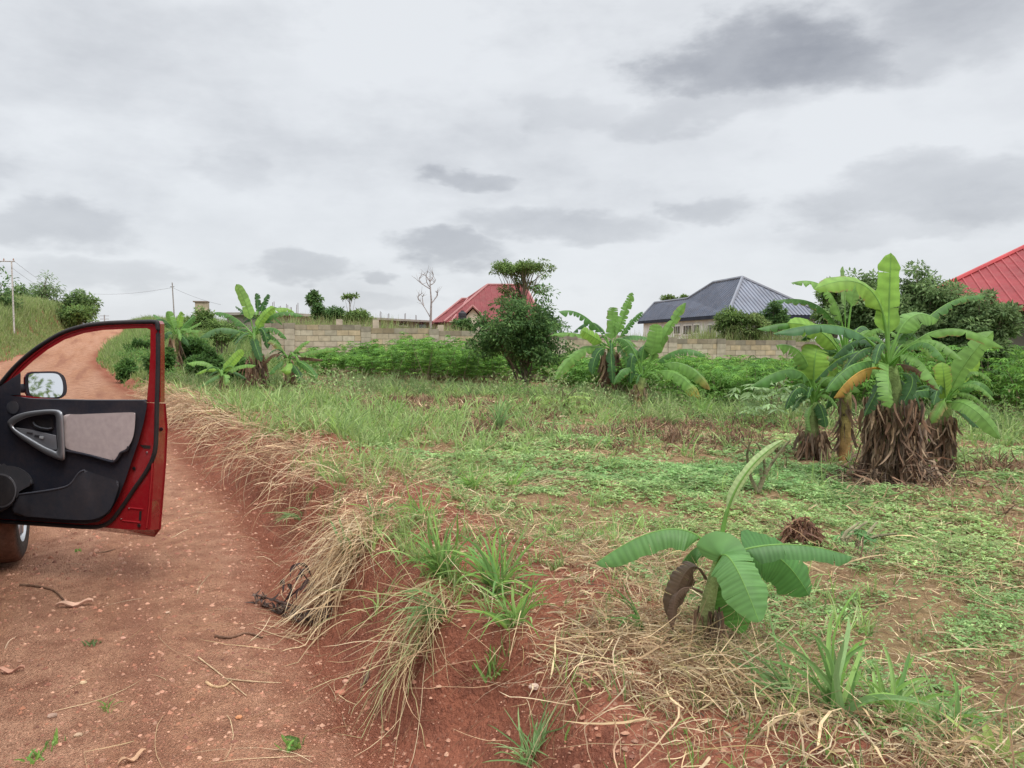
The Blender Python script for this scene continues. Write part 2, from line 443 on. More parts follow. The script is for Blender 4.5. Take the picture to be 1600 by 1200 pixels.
def palette(n, cols, var=.15):
    cols = np.asarray(cols, float); k = RNG.integers(0, len(cols), n); a = RNG.random((n, 1))
    c = cols[k] * a + cols[RNG.integers(0, len(cols), n)] * (1 - a)
    return c * (1 + var * RNG.normal(size=(n, 1))).clip(.5, 1.6)
def rdir(n, zmin=-1, zmax=1):
    z = RNG.uniform(zmin, zmax, n); a = RNG.uniform(0, 2 * math.pi, n); q = np.sqrt(1 - z * z)
    return np.stack([q * np.cos(a), q * np.sin(a), z], -1)
def polar(n, r0, r1, power=2.0, a0=-43, a1=43):
    """points in a wedge before the camera, density ~ 1/r^power"""
    u = RNG.random(n); e = 2 - power
    r = r0 * (r1 / r0) ** u if abs(e) < 1e-6 else (r0 ** e + u * (r1 ** e - r0 ** e)) ** (1 / e)
    a = np.radians(RNG.uniform(a0, a1, n))
    return r * np.sin(a), r * np.cos(a), r
def gpts(x, y, dz=0.0): return np.stack([x, y, height(x, y, True) + dz], -1)
def regs(x, y):
    s, t = st(x, y); r = t - te_r(s); l = te_l(s) - t
    px, py = proj(x, y, height(x, y, False))
    return s, t, r, l, px, py
def ell(px, py, cx, cy, rx, ry): return ((px - cx) / rx) ** 2 + ((py - cy) / ry) ** 2 < 1
GREENS = [(.14, .25, .06), (.20, .32, .09), (.25, .34, .12), (.17, .25, .10)]
COVER = [(.20, .345, .12), (.27, .41, .17), (.16, .29, .09), (.31, .41, .17)]
STRAW = [(.55, .42, .25), (.44, .32, .18), (.34, .22, .12), (.60, .49, .32)]
BROWN = [(.15, .085, .055), (.21, .125, .08), (.10, .07, .05), (.28, .19, .12)]
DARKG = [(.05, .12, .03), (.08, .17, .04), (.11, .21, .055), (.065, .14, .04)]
# ------------------------------------------------------------------ generic shape helpers
def ray(px, py):
    return P(px, py, 1.0) - Vector((0, 0, CAMZ))
def on_plane(px, py, p0, n):
    r = ray(px, py); o = Vector((0, 0, CAMZ)); n = Vector(n)
    return o + r * ((Vector(p0) - o).dot(n) / r.dot(n))
def catmull(pts, k=6, closed=True):
    pts = [np.array(tuple(p), float) for p in pts]; n = len(pts); out = []
    rng = range(n) if closed else range(n - 1)
    for i in rng:
        p0 = pts[(i - 1) % n] if closed or i > 0 else pts[0]; p1 = pts[i]; p2 = pts[(i + 1) % n]
        p3 = pts[(i + 2) % n] if closed or i + 2 < n else pts[-1]
        for j in range(k):
            t = j / k
            out.append(.5 * ((2 * p1) + (-p0 + p2) * t + (2 * p0 - 5 * p1 + 4 * p2 - p3) * t * t + (-p0 + 3 * p1 - 3 * p2 + p3) * t ** 3))
    if not closed: out.append(pts[-1])
    return out
import bmesh
def slab(name, back, front, mats, col, parent, bevel=0.0, seg=3, smooth=True, inset=None):
    """closed solid between two outlines of equal count (front gets the bevel)"""
    bm = bmesh.new(); n = len(back)
    vb = [bm.verts.new(tuple(p)) for p in back]; vf = [bm.verts.new(tuple(p)) for p in front]
    bm.faces.new(vb); ff = bm.faces.new(list(reversed(vf)))
    for i in range(n): bm.faces.new((vb[i], vf[i], vf[(i + 1) % n], vb[(i + 1) % n]))
    if bevel:
        bmesh.ops.bevel(bm, geom=list(ff.edges), offset=bevel, segments=seg, affect='EDGES', profile=.5)
    bmesh.ops.triangulate(bm, faces=[f for f in bm.faces if len(f.verts) > 4])
    bmesh.ops.recalc_face_normals(bm, faces=bm.faces)
    o = ORG[parent.name] if parent is not None else Vector((0, 0, 0))
    for v in bm.verts: v.co -= o
    me = bpy.data.meshes.new(name); bm.to_mesh(me); bm.free()
    me.materials.append(mats)
    a = me.color_attributes.new('col', 'FLOAT_COLOR', 'POINT')
    a.data.foreach_set('color', np.tile(np.array([*col, 1.]), len(me.vertices)).astype(np.float32))
    if smooth:
        me.polygons.foreach_set('use_smooth', np.ones(len(me.polygons), bool)); me.set_sharp_from_angle(angle=R(35))
    ob = bpy.data.objects.new(name, me); COL.objects.link(ob); ob.parent = parent; ORG[ob.name] = o
    return ob

# ------------------------------------------------------------------ parked car (only its open door and a wheel are in the photo)
RED = (.25, .007, .012); BLK = (.011, .013, .022); GREY = (.30, .305, .32); BEI = (.42, .35, .34)
def build_car():
    Hg = Vector((-3.17, 4.75, 0)); fw = Vector((-.42, .9075, 0)); ob_ = Vector((.9075, .42, 0))
    z0 = H(Hg.x, Hg.y)
    root = thing('parked_car', 'red car on the dirt road with its front passenger door wide open', 'car', (Hg.x, Hg.y, 0))
    def W(a, b, z): return Hg + fw * a + ob_ * b + Vector((0, 0, z))
    # body shell lofted along the car, with the doorway left open
    st_a = [-2.75, -2.70, -2.4, -1.9, -1.45, -1.16, -1.10, -.6, -.15, 0.02, .25, .8, 1.3, 1.6, 1.68]
    roof = [1.0, 1.45, 1.62, 1.67, 1.68, 1.68, 1.68, 1.66, 1.52, 1.34, 1.02, .99, .95, .86, .72]
    belt = [.95, 1.02, 1.02, 1.01, 1.0, 1.0, 1.0, .99, .99, .99, .98, .96, .91, .82, .70]
    bot = [.42, .34, .30, .28, .28, .28, .28, .28, .28, .28, .28, .30, .30, .32, .38]
    inn = [.22, .10, .04, .01, 0, 0, 0, 0, 0, 0, .0, .02, .10, .28, .45]
    prof = []
    for a, zr, zb, zo, ii in zip(st_a, roof, belt, bot, inn):
        half = [(-.10 - ii, zo), (-.02 - ii, zo + .06), (0 - ii, zo + .28), (-.01 - ii, zb - .14), (-.05 - ii, zb), (-.055 - ii, zb + .01),
                (-.05 - ii - .16 * (zr - zb) / .65, zb + (zr - zb) * .86), (-.12 - ii - .20 * (zr - zb) / .65, zr - .02), (-.5, zr + .01), (-.9, zr + .02)]
        prof.append(half)
    body = MB(); glass = MB(); K = len(prof[0])
    for sgn in (1, -1):
        G_ = [[W(a, b if sgn > 0 else -1.8 - b, z) for (b, z) in half] for a, half in zip(st_a, prof)]
        for i in range(len(st_a) - 1):
            for k in range(K - 1):
                a0, a1 = st_a[i], st_a[i + 1]
                if sgn > 0 and a0 >= -1.12 and a1 <= .03 and k < 7: continue     # the open doorway
                g = k == 5 and -2.45 < a0 and a1 < 0.03 and not (-1.2 < a0 and a1 < -1.05)
                if k in (7, 8) and a0 >= -.16 and a1 <= .26: g = True        # windscreen
                if k in (7, 8) and a1 <= -2.35 and a0 > -2.72: g = True
                (glass if g else body).add([G_[i][k], G_[i + 1][k], G_[i + 1][k + 1], G_[i][k + 1]], [(0, 1, 2, 3)], BLK if g else RED)
    for e in (0, -1):
        r = [W(st_a[e], b, z) for (b, z) in prof[e]]; l = [W(st_a[e], -1.8 - b, z) for (b, z) in prof[e]]
        for k in range(K - 1): body.add([r[k], r[k + 1], l[k + 1], l[k]], [(0, 1, 2, 3)], RED)
    body.build('body', M_PAINT, root)
    glass.build('window', M_PLASTIC, root)
    mb = MB(); c = W(-1.2, -.9, .33); mb.box(c.x, c.y, .33, 1.6, 2.7, .06, BLK, ax=(ob_.x, ob_.y)); mb.build('floor', M_FABRIC, root)
    for bb in (-.45, -1.3):
        mb = MB(); c = W(-.75, bb, .6); mb.box(c.x, c.y, .55, .5, .5, .22, BEI, ax=(ob_.x, ob_.y))
        c = W(-1.05, bb, .6); mb.box(c.x, c.y, .92, .48, .14, .62, BEI, ax=(ob_.x, ob_.y))
        c = W(-1.07, bb, 1.3); mb.box(c.x, c.y, 1.31, .26, .1, .16, BEI, ax=(ob_.x, ob_.y)); mb.build('seat', M_FABRIC, root)
    mb = MB(); c = W(.1, -.9, .8); mb.box(c.x, c.y, .82, 1.5, .35, .25, BLK, ax=(ob_.x, ob_.y)); mb.build('dashboard', M_PLASTIC, root)
    for bb in (-.16, -1.64):
        mb = MB(); c = W(-2.74, bb, .95); mb.box(c.x, c.y, .98, .16, .12, .36, (.30, .01, .01), ax=(ob_.x, ob_.y)); mb.build('tail_light', M_PAINT, root)
    mb = MB(); c = W(-2.76, -.9, .5); mb.box(c.x, c.y, .52, 1.5, .14, .2, (.03, .03, .035), ax=(ob_.x, ob_.y)); mb.build('bumper', M_PLASTIC, root)
    # wheels
    for (aa, bo) in ((.42, .055), (-2.0, .0), (.42, -1.62), (-2.0, -1.58)):
        wl = thing('wheel', None, None, W(aa, bo, .355)); wl.parent = root; wl.location = W(aa, bo, .355) - Hg
        t = MB(); NS = 56
        outer = bo > -.5; s = 1 if outer else -1
        wx = .215
        pro = [(.0, .225), (.006, .26), (.004, .31), (-.012, .343), (-.04, .354), (-wx / 2, .357), (-wx + .04, .354), (-wx + .012, .343), (-wx, .30), (-wx + .01, .225)]
        rings = []
        for q in range(NS):
            th = q * 2 * math.pi / NS
            ring = []
            for m_, (b, r_) in enumerate(pro):
                rr_ = r_ - (.006 if (q % 2 and 3 <= m_ <= 7) else 0)
                ring.append(W(aa + rr_ * math.cos(th), bo + s * b, .355 + rr_ * math.sin(th)))
            rings.append(ring)
        m_ = len(pro); vv = [p for r_ in rings for p in r_]
        ff = [(q * m_ + k, q * m_ + k + 1, ((q + 1) % NS) * m_ + k + 1, ((q + 1) % NS) * m_ + k) for q in range(NS) for k in range(m_ - 1)]
        cc = [(.055, .045, .04) if not (3 <= k <= 7) else (.16, .085, .06) for q in range(NS) for k in range(m_)]
        t.add(vv, ff, np.array(cc)); t.build('tyre', M_STONE, wl, smooth=True)
        rm = MB()
        pro2 = [(-.002, .228), (-.02, .215), (-.045, .205), (-.08, .20)]
        vv = []
        for q in range(NS):
            th = q * 2 * math.pi / NS
            vv += [W(aa + r_ * math.cos(th), bo + s * b, .355 + r_ * math.sin(th)) for (b, r_) in pro2]
        rm.add(vv, [(q * 4 + k, q * 4 + k + 1, ((q + 1) % NS) * 4 + k + 1, ((q + 1) % NS) * 4 + k) for q in range(NS) for k in range(3)], (.45, .45, .46))
        for q in range(5):
            th = q * 2 * math.pi / 5 + .3
            for dth in (-.16, .16):
                rm.tube([W(aa + .04 * math.cos(th), bo - s * .02, .355 + .04 * math.sin(th)), W(aa + .21 * math.cos(th + dth), bo - s * .03, .355 + .21 * math.sin(th + dth))], [.022, .016], 6, (.45, .45, .46))
        rm.tube([W(aa, bo - s * .05, .355), W(aa, bo - s * .005, .355)], [.05, .045], 14, (.4, .4, .41))
        vv = [W(aa + .2 * math.cos(q * .2244), bo - s * .09, .355 + .2 * math.sin(q * .2244)) for q in range(28)]
        rm.add(vv + [W(aa, bo - s * .09, .355)], [(q, (q + 1) % 28, 28) for q in range(28)], (.03, .03, .03))
        rm.build('rim', M_METAL, wl, smooth=False)
    # ---- the open door, drawn in its own plane
    e = Vector((1.12, -.33, 0)).normalized(); w = Vector((.283, .959, 0)).normalized(); w = (w - e * w.dot(e)).normalized()
    p0 = Vector((-3.14, 4.75, .8))
    door = thing('door', 'open red front door seen from its black and beige inside', None, (Hg.x, Hg.y, .9)); door.parent = root; door.location = (0, 0, .9)
    ORG[door.name] = Vector((Hg.x, Hg.y, .9))
    def D(cx, cy, c=0.0): return on_plane(cx / 2.857, 480 + cy / 2.857, p0 + w * c, w)
    def L_(pts, c): return [D(x, y, c) for (x, y) in pts]
    inner = [(-25, 380), (300, 414), (655, 426), (690, 428), (692, 560), (688, 700), (680, 850), (672, 995), (560, 992), (400, 978), (200, 965), (-25, 945)]
    outer = [(-25, 380), (300, 414), (655, 426), (736, 430), (745, 540), (738, 700), (726, 850), (714, 990), (690, 1026), (400, 992), (200, 974), (-25, 957)]
    def dense(a, k=5):
        out = []
        for i in range(len(a)):
            p, q = a[i], a[(i + 1) % len(a)]
            out += [(p[0] + (q[0] - p[0]) * j / k, p[1] + (q[1] - p[1]) * j / k) for j in range(k)]
        return out
    slab('door_shell', L_(dense(outer), .12), L_(dense(inner), 0), M_PAINT, RED, door, .006)
    oo = [(x + (4 if 700 < x else 0), y) for (x, y) in outer]
    slab('outer_skin', L_(dense(oo), .135), L_(dense(oo), .118), M_PAINT, RED, door, .002, 1)
    # window frame ring
    fo = [(-28, 372), (0, 345), (60, 268), (130, 202), (200, 152), (280, 107), (370, 78), (460, 66), (560, 61), (650, 59), (708, 62), (716, 75), (717, 200), (717, 330), (717, 425), (655, 425)]
    fi = [(-25, 398), (92, 292), (95, 288), (150, 238), (215, 188), (290, 144), (375, 116), (460, 102), (560, 97), (600, 95), (655, 94), (671, 100), (671, 200), (666, 300), (656, 412), (655, 415)]
    bo_ = [(x + (18 if x > 700 else 0), y - (0 if x > 700 else 2)) for (x, y) in fo]
    mb = MB()
    A = L_(fo, 0); B = L_(fi, 0); C = L_(bo_, .055); Dd = L_(fi, .055); n = len(A)
    for i in range(n - 1):
        mb.add([A[i], A[i + 1], B[i + 1], B[i]], [(0, 1, 2, 3)], RED); mb.add([A[i], C[i], C[i + 1], A[i + 1]], [(0, 1, 2, 3)], RED)
        mb.add([B[i], B[i + 1], Dd[i + 1], Dd[i]], [(0, 1, 2, 3)], BLK); mb.add([C[i], Dd[i], Dd[i + 1], C[i + 1]], [(0, 1, 2, 3)], BLK)
    # a folded bead along the middle of the frame
    mid = catmull([((x + u) / 2 + (3 if x > 700 else 0), (y + v) / 2) for (x, y), (u, v) in zip(fo[1:11], fi[1:11])], 4, False)
    mb.tube([D(p[0], p[1], -.003) for p in mid], .0045, 6, (.30, .01, .015))
    mb.build('window_frame', M_PAINT, door, smooth=False)
    sp = [(-10, 356), (60, 273), (130, 208), (200, 158), (280, 113), (370, 85), (460, 72), (560, 67), (650, 65), (690, 66), (704, 80), (706, 200), (704, 330), (700, 460), (698, 560), (690, 650), (655, 730), (600, 810), (550, 885), (505, 945), (465, 972), (400, 982), (200, 970), (-20, 955)]
    path = catmull(sp, 5, False); mb = MB()
    mb.tube([D(p[0], p[1], -.006) for p in path], .0125, 8, (.012, .012, .014)); mb.build('rubber_seal', M_PLASTIC, door, smooth=True)
    mb = MB(); mb.tube([D(-20, 392, -.012), D(150, 411, -.012), D(400, 417, -.012), D(655, 417, -.012)], .006, 8, (.10, .10, .11)); mb.build('belt_trim', M_METAL, door, smooth=True)
    # mirror triangle
    tri = [(-25, 398), (-20, 368), (92, 292), (92, 392)]
    slab('mirror_mount', L_(tri, .05), L_(tri, -.012), M_PLASTIC, BLK, door, .003)
    # black trim panel
    tp = [(-25, 384), (10, 387), (150, 412), (400, 420), (600, 419), (652, 419), (657, 436), (640, 520), (618, 600), (590, 680), (560, 770), (528, 850), (490, 918), (440, 958), (380, 968), (200, 958), (-25, 942)]
    tpd = dense(tp, 4)
    trim = slab('trim_panel', L_(tpd, 0), L_(tpd, -.03), M_PLASTIC, BLK, door, .012, 4)
    # upper ledge roll
    ins = catmull([(284, 484), (360, 478), (450, 474), (560, 470), (598, 471), (604, 484), (598, 560), (582, 608), (560, 634), (536, 645), (524, 672), (508, 682), (490, 680), (400, 656), (300, 632), (289, 610), (286, 540)], 4)
    slab('fabric_insert', L_(ins, -.028), L_(ins, -.046), M_FABRIC, BEI, door, .009, 3)
    lip = [(290, 640), (400, 662), (490, 688), (512, 688), (530, 668), (540, 650), (566, 640), (574, 622)]
    mb = MB(); mb.tube([D(p[0], p[1], -.045) for p in catmull(lip, 4, False)], .008, 8, BLK); mb.build('insert_lip', M_PLASTIC, door, smooth=True)
    ro = catmull([(34, 520), (42, 500), (70, 482), (120, 467), (200, 457), (250, 457), (272, 464), (282, 480), (286, 540), (290, 620), (291, 672), (282, 684), (262, 682), (200, 655), (120, 605), (62, 562)], 4)
    ri = catmull([(62, 535), (68, 521), (88, 508), (130, 490), (200, 479), (232, 478), (245, 483), (250, 500), (252, 545), (256, 600), (258, 632), (250, 642), (236, 637), (190, 615), (130, 580), (82, 552)], 4)
    mb = MB(); A = L_(ro, -.03); B = L_(ro, -.062); B2 = L_([((x * .85 + u * .15), (y * .85 + v * .15)) for (x, y), (u, v) in zip(ro, ri)], -.071)
    Cc = L_([((x * .15 + u * .85), (y * .15 + v * .85)) for (x, y), (u, v) in zip(ro, ri)], -.071); Dq = L_(ri, -.06); E_ = L_(ri, -.03)
    n = len(ro)
    loops = [A, B, B2, Cc, Dq, E_]
    vv = [p for l in loops for p in l]
    ff = [(k * n + i, k * n + (i + 1) % n, (k + 1) * n + (i + 1) % n, (k + 1) * n + i) for k in range(5) for i in range(n)]
    mb.add(vv, ff, GREY); mb.build('armrest_surround', M_METAL, door, smooth=True)
    slab('switch_panel', L_([(82, 552), (66, 536), (130, 545), (250, 572), (256, 636), (236, 637), (180, 610)], -.03), L_([(82, 552), (66, 536), (130, 545), (250, 572), (256, 636), (236, 637), (180, 610)], -.055), M_PLASTIC, (.13, .135, .15), door, .004)
    for (x0, y0, x1, y1) in ((120, 556, 146, 566), (155, 568, 178, 580), (176, 574, 196, 588)):
        q = [(x0, y0), (x1, y0 + 4), (x1 - 3, y1 + 2), (x0 - 3, y1 - 2)]
        slab('window_switch', L_(q, -.05), L_(q, -.062), M_PLASTIC, (.02, .02, .025) if x0 != 176 else (.28, .29, .3), door, .002, 2)
    hd = catmull([(138, 518), (150, 506), (180, 502), (215, 498), (236, 496), (238, 545), (215, 550), (185, 548), (150, 538)], 4)
    slab('handle_recess', L_(hd, -.028), L_(hd, -.036), M_PLASTIC, (.01, .01, .012), door, .002)
    mb = MB(); mb.tube([D(148, 514, -.05), D(158, 530, -.058), D(182, 541, -.058), D(215, 545, -.052), D(232, 540, -.04)], [.006, .009, .010, .009, .006], 8, (.05, .05, .055)); mb.build('door_handle', M_METAL, door, smooth=True)
    def disc(name, cx, cy, r, c0, c1, mat, col, sc=1.0, bev=.004):
        o_ = [(cx + r * sc * math.cos(a * math.pi / 18), cy + r * math.sin(a * math.pi / 18)) for a in range(36)]
        return slab(name, L_(o_, c0), L_(o_, c1), mat, col, door, bev, 2)
    disc('tweeter', 57, 447, 29, -.028, -.038, M_PLASTIC, (.03, .032, .04), .95)
    # speaker bulge
    bl = catmull([(-25, 716), (20, 708), (70, 712), (110, 730), (138, 755), (150, 790), (120, 808), (80, 835), (60, 880), (20, 905), (-25, 908)], 4)
    slab('speaker_housing', L_(bl, -.028), L_([(x * .97 - 2, y * .99 + 6) for (x, y) in bl], -.075), M_PLASTIC, (.045, .047, .055), door, .014, 4)
    disc('speaker_ring', 2, 818, 76, -.06, -.088, M_PLASTIC, (.10, .10, .11), .95, .005)
    disc('speaker_grille', 2, 818, 68, -.08, -.091, M_PLASTIC, (.02, .02, .023), .95, .003)
    # map pocket
    pk = catmull([(78, 838), (160, 828), (260, 812), (310, 795), (335, 765), (355, 738), (380, 728), (440, 748), (500, 768), (530, 782), (522, 830), (492, 900), (440, 940), (360, 950), (200, 940), (60, 920)], 4)
    slab('map_pocket', L_(pk, -.028), L_(pk, -.066), M_PLASTIC, (.022, .025, .034), door, .016, 4)
    rimp = [(80, 836), (160, 826), (260, 810), (310, 793), (335, 763), (355, 738), (376, 728)]
    mb = MB(); mb.tube([D(p[0], p[1], -.064) for p in catmull(rimp, 4, False)], .006, 8, (.05, .055, .07)); mb.build('pocket_rim', M_PLASTIC, door, smooth=True)
    # small hardware on the edge
    for (cx, cy, r_, c0, col) in ((720, 545, 9, .05, (.08, .08, .09)), (598, 720, 8, -.003, (.05, .05, .055)), (620, 975, 8, -.003, (.06, .06, .06)), (575, 898, 3, -.002, (.5, .4, .4)), (540, 945, 3, -.002, (.5, .4, .4)), (655, 648, 4, -.002, (.5, .4, .4))):
        o_ = [(cx + r_ * math.cos(a * math.pi / 6), cy + r_ * math.sin(a * math.pi / 6)) for a in range(12)]
        slab('bolt', L_(o_, c0 + .012), L_(o_, c0 - .006), M_METAL, col, door, .001, 1)
    for q in ([(624, 614), (672, 618), (670, 632), (640, 630)], [(622, 912), (632, 910), (630, 952), (620, 950)]):
        slab('latch_slot', L_(q, .01), L_(q, -.003), M_PLASTIC, (.015, .012, .012), door)
    for q in ([(580, 893), (640, 899), (640, 903), (580, 897)], [(545, 950), (625, 958), (625, 962), (545, 954)]):
        slab('pressed_rib', L_(q, .005), L_(q, -.005), M_PAINT, (.46, .03, .04), door)
    mb = MB(); mb.tube([D(684, 640, -.004), D(676, 760, -.004), D(664, 900, -.004), D(654, 985, -.004)], .006, 6, RED); mb.build('pressed_edge', M_PAINT, door, smooth=True)
    # exterior mirror
    nm = (e * .86 - w * .5 + Vector((0, 0, .13))).normalized(); mc = p0 + e * .24 + w * .17
    mc = on_plane(70, 601, p0 + w * .17, w)
    gl = catmull([(127, 318), (140, 298), (190, 295), (250, 297), (272, 316), (281, 350), (278, 385), (258, 400), (200, 402), (152, 398), (132, 378)], 5)
    ho = catmull([(112, 312), (132, 291), (190, 287), (256, 288), (286, 308), (298, 348), (296, 385), (270, 407), (200, 409), (142, 405), (118, 385)], 5)
    def Q(pts, off): return [on_plane(x / 2.857, 480 + y / 2.857, mc + nm * off, nm) for (x, y) in pts]
    front = Q(ho, 0); cen = sum(front, Vector()) / len(front)
    back = [cen + (p - cen) * .72 - nm * .11 for p in front]
    slab('mirror_housing', back, front, M_PLASTIC, BLK, door, .006, 3)
    rimb = [p - nm * .018 for p in front]; rimf = [cen + (p - cen) * 1.02 - nm * .012 for p in front]
    slab('mirror_cover', [cen + (p - cen) * .75 - nm * .115 for p in front], [cen + (p - cen) * 1.03 - nm * .02 for p in front], M_PAINT, RED, door, .012, 3)
    slab('mirror_glass', Q(gl, -.004), Q(gl, .004), M_MIRROR, (.9, .9, .9), door)
    a1 = [on_plane(88 / 2.857, 480 + y / 2.857, p0 + w * .03, w) for y in (300, 392)]
    arm = MB(); a = D(70, 365, .03); arm.tube([a, a + w * .07 - e * .01, cen - nm * .08], [.026, .03, .04], 10, BLK); arm.build('mirror_arm', M_PLASTIC, door, smooth=True)
M_MIRROR = bpy.data.materials.new('mirror_glass'); M_MIRROR.use_nodes = True
_b = M_MIRROR.node_tree.nodes['Principled BSDF']; _b.inputs['Metallic'].default_value = 1; _b.inputs['Roughness'].default_value = .02; _b.inputs['Base Color'].default_value = (.8, .82, .84, 1)
def dusty(m, amt, col=(.42, .25, .17)):
    nt = m.node_tree; N = nt.nodes.new; L = nt.links.new; b = nt.nodes['Principled BSDF']
    src = b.inputs['Base Color'].links[0].from_socket
    geo = N('ShaderNodeNewGeometry'); f = None
    for sc, w_ in ((3.5, 1), (45, .6)):
        n = N('ShaderNodeTexNoise'); n.inputs['Scale'].default_value = sc; n.inputs['Detail'].default_value = 8; n.inputs['Roughness'].default_value = .65; L(geo.outputs['Position'], n.inputs[0])
        r = N('ShaderNodeMapRange'); r.inputs[1].default_value = .42; r.inputs[2].default_value = .75; r.inputs[4].default_value = amt * w_; L(n.outputs[0], r.inputs[0])
        if f is None: f = r.outputs[0]
        else:
            a = N('ShaderNodeMath'); a.operation = 'ADD'; a.use_clamp = True; L(f, a.inputs[0]); L(r.outputs[0], a.inputs[1]); f = a.outputs[0]
    mx = N('ShaderNodeMixRGB'); L(f, mx.inputs[0]); L(src, mx.inputs[1]); mx.inputs[2].default_value = (*col, 1); L(mx.outputs[0], b.inputs['Base Color'])
    rr = N('ShaderNodeMapRange'); rr.inputs[3].default_value = b.inputs['Roughness'].default_value; rr.inputs[4].default_value = .9; L(f, rr.inputs[0]); L(rr.outputs[0], b.inputs['Roughness'])
dusty(M_PAINT, .06); dusty(M_PLASTIC, .05)
build_car()

# ------------------------------------------------------------------ block wall
def build_wall():
    A = P(330, 505, 30.6); B = P(1760, 533, 37.0)
    A.z = B.z = 0
    d = (B - A); Ln = d.length; d.normalize(); nrm = Vector((d.y, -d.x, 0))     # faces the camera
    root = thing('block_wall', 'long unrendered concrete block wall with pillars behind the cassava', 'wall', (A.x, A.y, H(A.x, A.y)))
    def u_of(px):
        r = ray(px, 527); t_ = Vector((r.x, r.y, 0)); # intersect
        den = t_.x * d.y - t_.y * d.x
        k = (A.x * d.y - A.y * d.x) / den
        return (Vector((t_.x * k, t_.y * k, 0)) - A).dot(d), k
    pil = [417, 453, 572, 678, 783, 878, 972, 1050, 1126, 1235, 1340, 1440, 1540, 1640, 1740]
    top = [503, 505, 507.5, 513, 517, 520, 523, 526.5, 529.5, 531.5, 534, 535, 536, 537, 538]
    us = [u_of(p)[0] for p in pil]
    ch = .205 + .02
    for i in range(len(pil) - 1):
        mpx = (pil[i] + pil[i + 1]) / 2; dd = (A + d * ((us[i] + us[i + 1]) / 2)).y
        zt = CAMZ + (527 - (top[i + 1])) * dd / F
        u0, u1 = us[i] + .2, us[i + 1] - .2
        mb = MB(); nco = 11
        c = A + d * ((u0 + u1) / 2)
        mb.box(c.x, c.y, zt - nco * ch / 2 - .01, u1 - u0, .125, nco * ch - .02, (.30, .26, .20), ax=(d.x, d.y))
        for k in range(nco):
            z = zt - k * ch - .1025
            uu = u0 - (.23 if k % 2 else 0)
            while uu < u1:
                a0 = max(uu, u0) ; a1 = min(uu + .455, u1)
                if a1 - a0 > .05:
                    cc = A + d * ((a0 + a1) / 2)
                    g = random.uniform(1.0, 1.2); base = np.array(random.choice([(.44, .36, .26), (.42, .35, .27), (.46, .36, .24), (.41, .34, .25), (.44, .38, .29)])) * g
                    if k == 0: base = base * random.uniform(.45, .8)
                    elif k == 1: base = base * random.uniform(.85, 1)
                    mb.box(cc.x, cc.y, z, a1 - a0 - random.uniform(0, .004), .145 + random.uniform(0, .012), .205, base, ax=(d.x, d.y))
                uu += .47
        mb.build('wall_panel', M_RENDER2, root)
        cc = A + d * us[i]
        mb = MB()
        for k in range(12):
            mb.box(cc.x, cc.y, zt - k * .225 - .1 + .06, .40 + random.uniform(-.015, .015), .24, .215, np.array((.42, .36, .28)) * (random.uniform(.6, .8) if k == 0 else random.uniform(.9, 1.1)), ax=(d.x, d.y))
        mb.box(cc.x, cc.y, zt - 1.3, .36, .2, 2.6, (.30, .26, .20), ax=(d.x, d.y))
        mb.build('pillar', M_RENDER2, root)
    # broken stubs above the wall as in the photo
    for (px, y0, y1) in ((529, 499, 508), (587, 500, 511), (690, 508, 516)):
        u, k = u_of(px); cc = A + d * u + nrm * -.6; dd = cc.y
        mb = MB(); z0 = CAMZ + (527 - y1 - 12) * dd / F; z1 = CAMZ + (527 - y0) * dd / F
        mb.box(cc.x, cc.y, (z0 + z1) / 2, .25, .2, z1 - z0, (.45, .38, .29), ax=(d.x, d.y)); mb.build('block_stub', M_RENDER2, root)
M_RENDER2 = mat_attr('concrete_block', .95, 0, 5, .16, .05, .08, 90)
build_wall()
# ------------------------------------------------------------------ houses
def quadribs(mb, poly, col, spacing=.3, rw=.045, rh=.035):
    poly = [Vector(p) for p in poly]
    m = len(poly)
    k0 = min(range(m), key=lambda i: poly[i].z + poly[(i + 1) % m].z)
    hz = poly[(k0 + 1) % m] - poly[k0]; hz.z = 0; hz.normalize()
    for i in range(1, m - 1):
        tri = [poly[0], poly[i], poly[i + 1]]
        n = (tri[1] - tri[0]).cross(tri[2] - tri[0])
        if n.length < 1e-6: continue
        n.normalize()
        if n.z < 0: n = -n
        q = [p.dot(hz) for p in tri]
        x = math.ceil(min(q) / spacing) * spacing
        while x < max(q):
            e = []
            for j in range(3):
                a, b = q[j], q[(j + 1) % 3]
                if (a - x) * (b - x) < 0: e.append(tri[j].lerp(tri[(j + 1) % 3], (x - a) / (b - a)))
            if len(e) == 2 and (e[0] - e[1]).length > .1:
                if e[0].z > e[1].z: e.reverse()
                bb = [p + hz * s * rw + n * h for p in e for (s, h) in ((-1, 0), (-.5, rh), (.5, rh), (1, 0))]
                mb.add(bb, [(0, 1, 5, 4), (1, 2, 6, 5), (2, 3, 7, 6)], col)
            x += spacing
def roof(parent, faces, col, ribcol, spacing=.3, ribs=True, ridge=(), rcol=None):
    mb = MB()
    for f in faces:
        vs = [Vector(p) for p in f]
        mb.add(vs + [p - Vector((0, 0, .06)) for p in vs], [tuple([0, i, i + 1]) for i in range(1, len(vs) - 1)] + [tuple([len(vs), len(vs) + i + 1, len(vs) + i]) for i in range(1, len(vs) - 1)], col)
        if ribs: quadribs(mb, vs, ribcol, spacing)
    for (a, b) in ridge: mb.tube([Vector(a) + Vector((0, 0, .03)), Vector(b) + Vector((0, 0, .03))], .09, 6, rcol or ribcol)
    return mb.build('roof', M_ROOF, parent)
M_ROOF = mat_attr('roof_sheet', .6, 0, .9, .16, .2)
dusty(M_ROOF, .14, (.30, .22, .18))
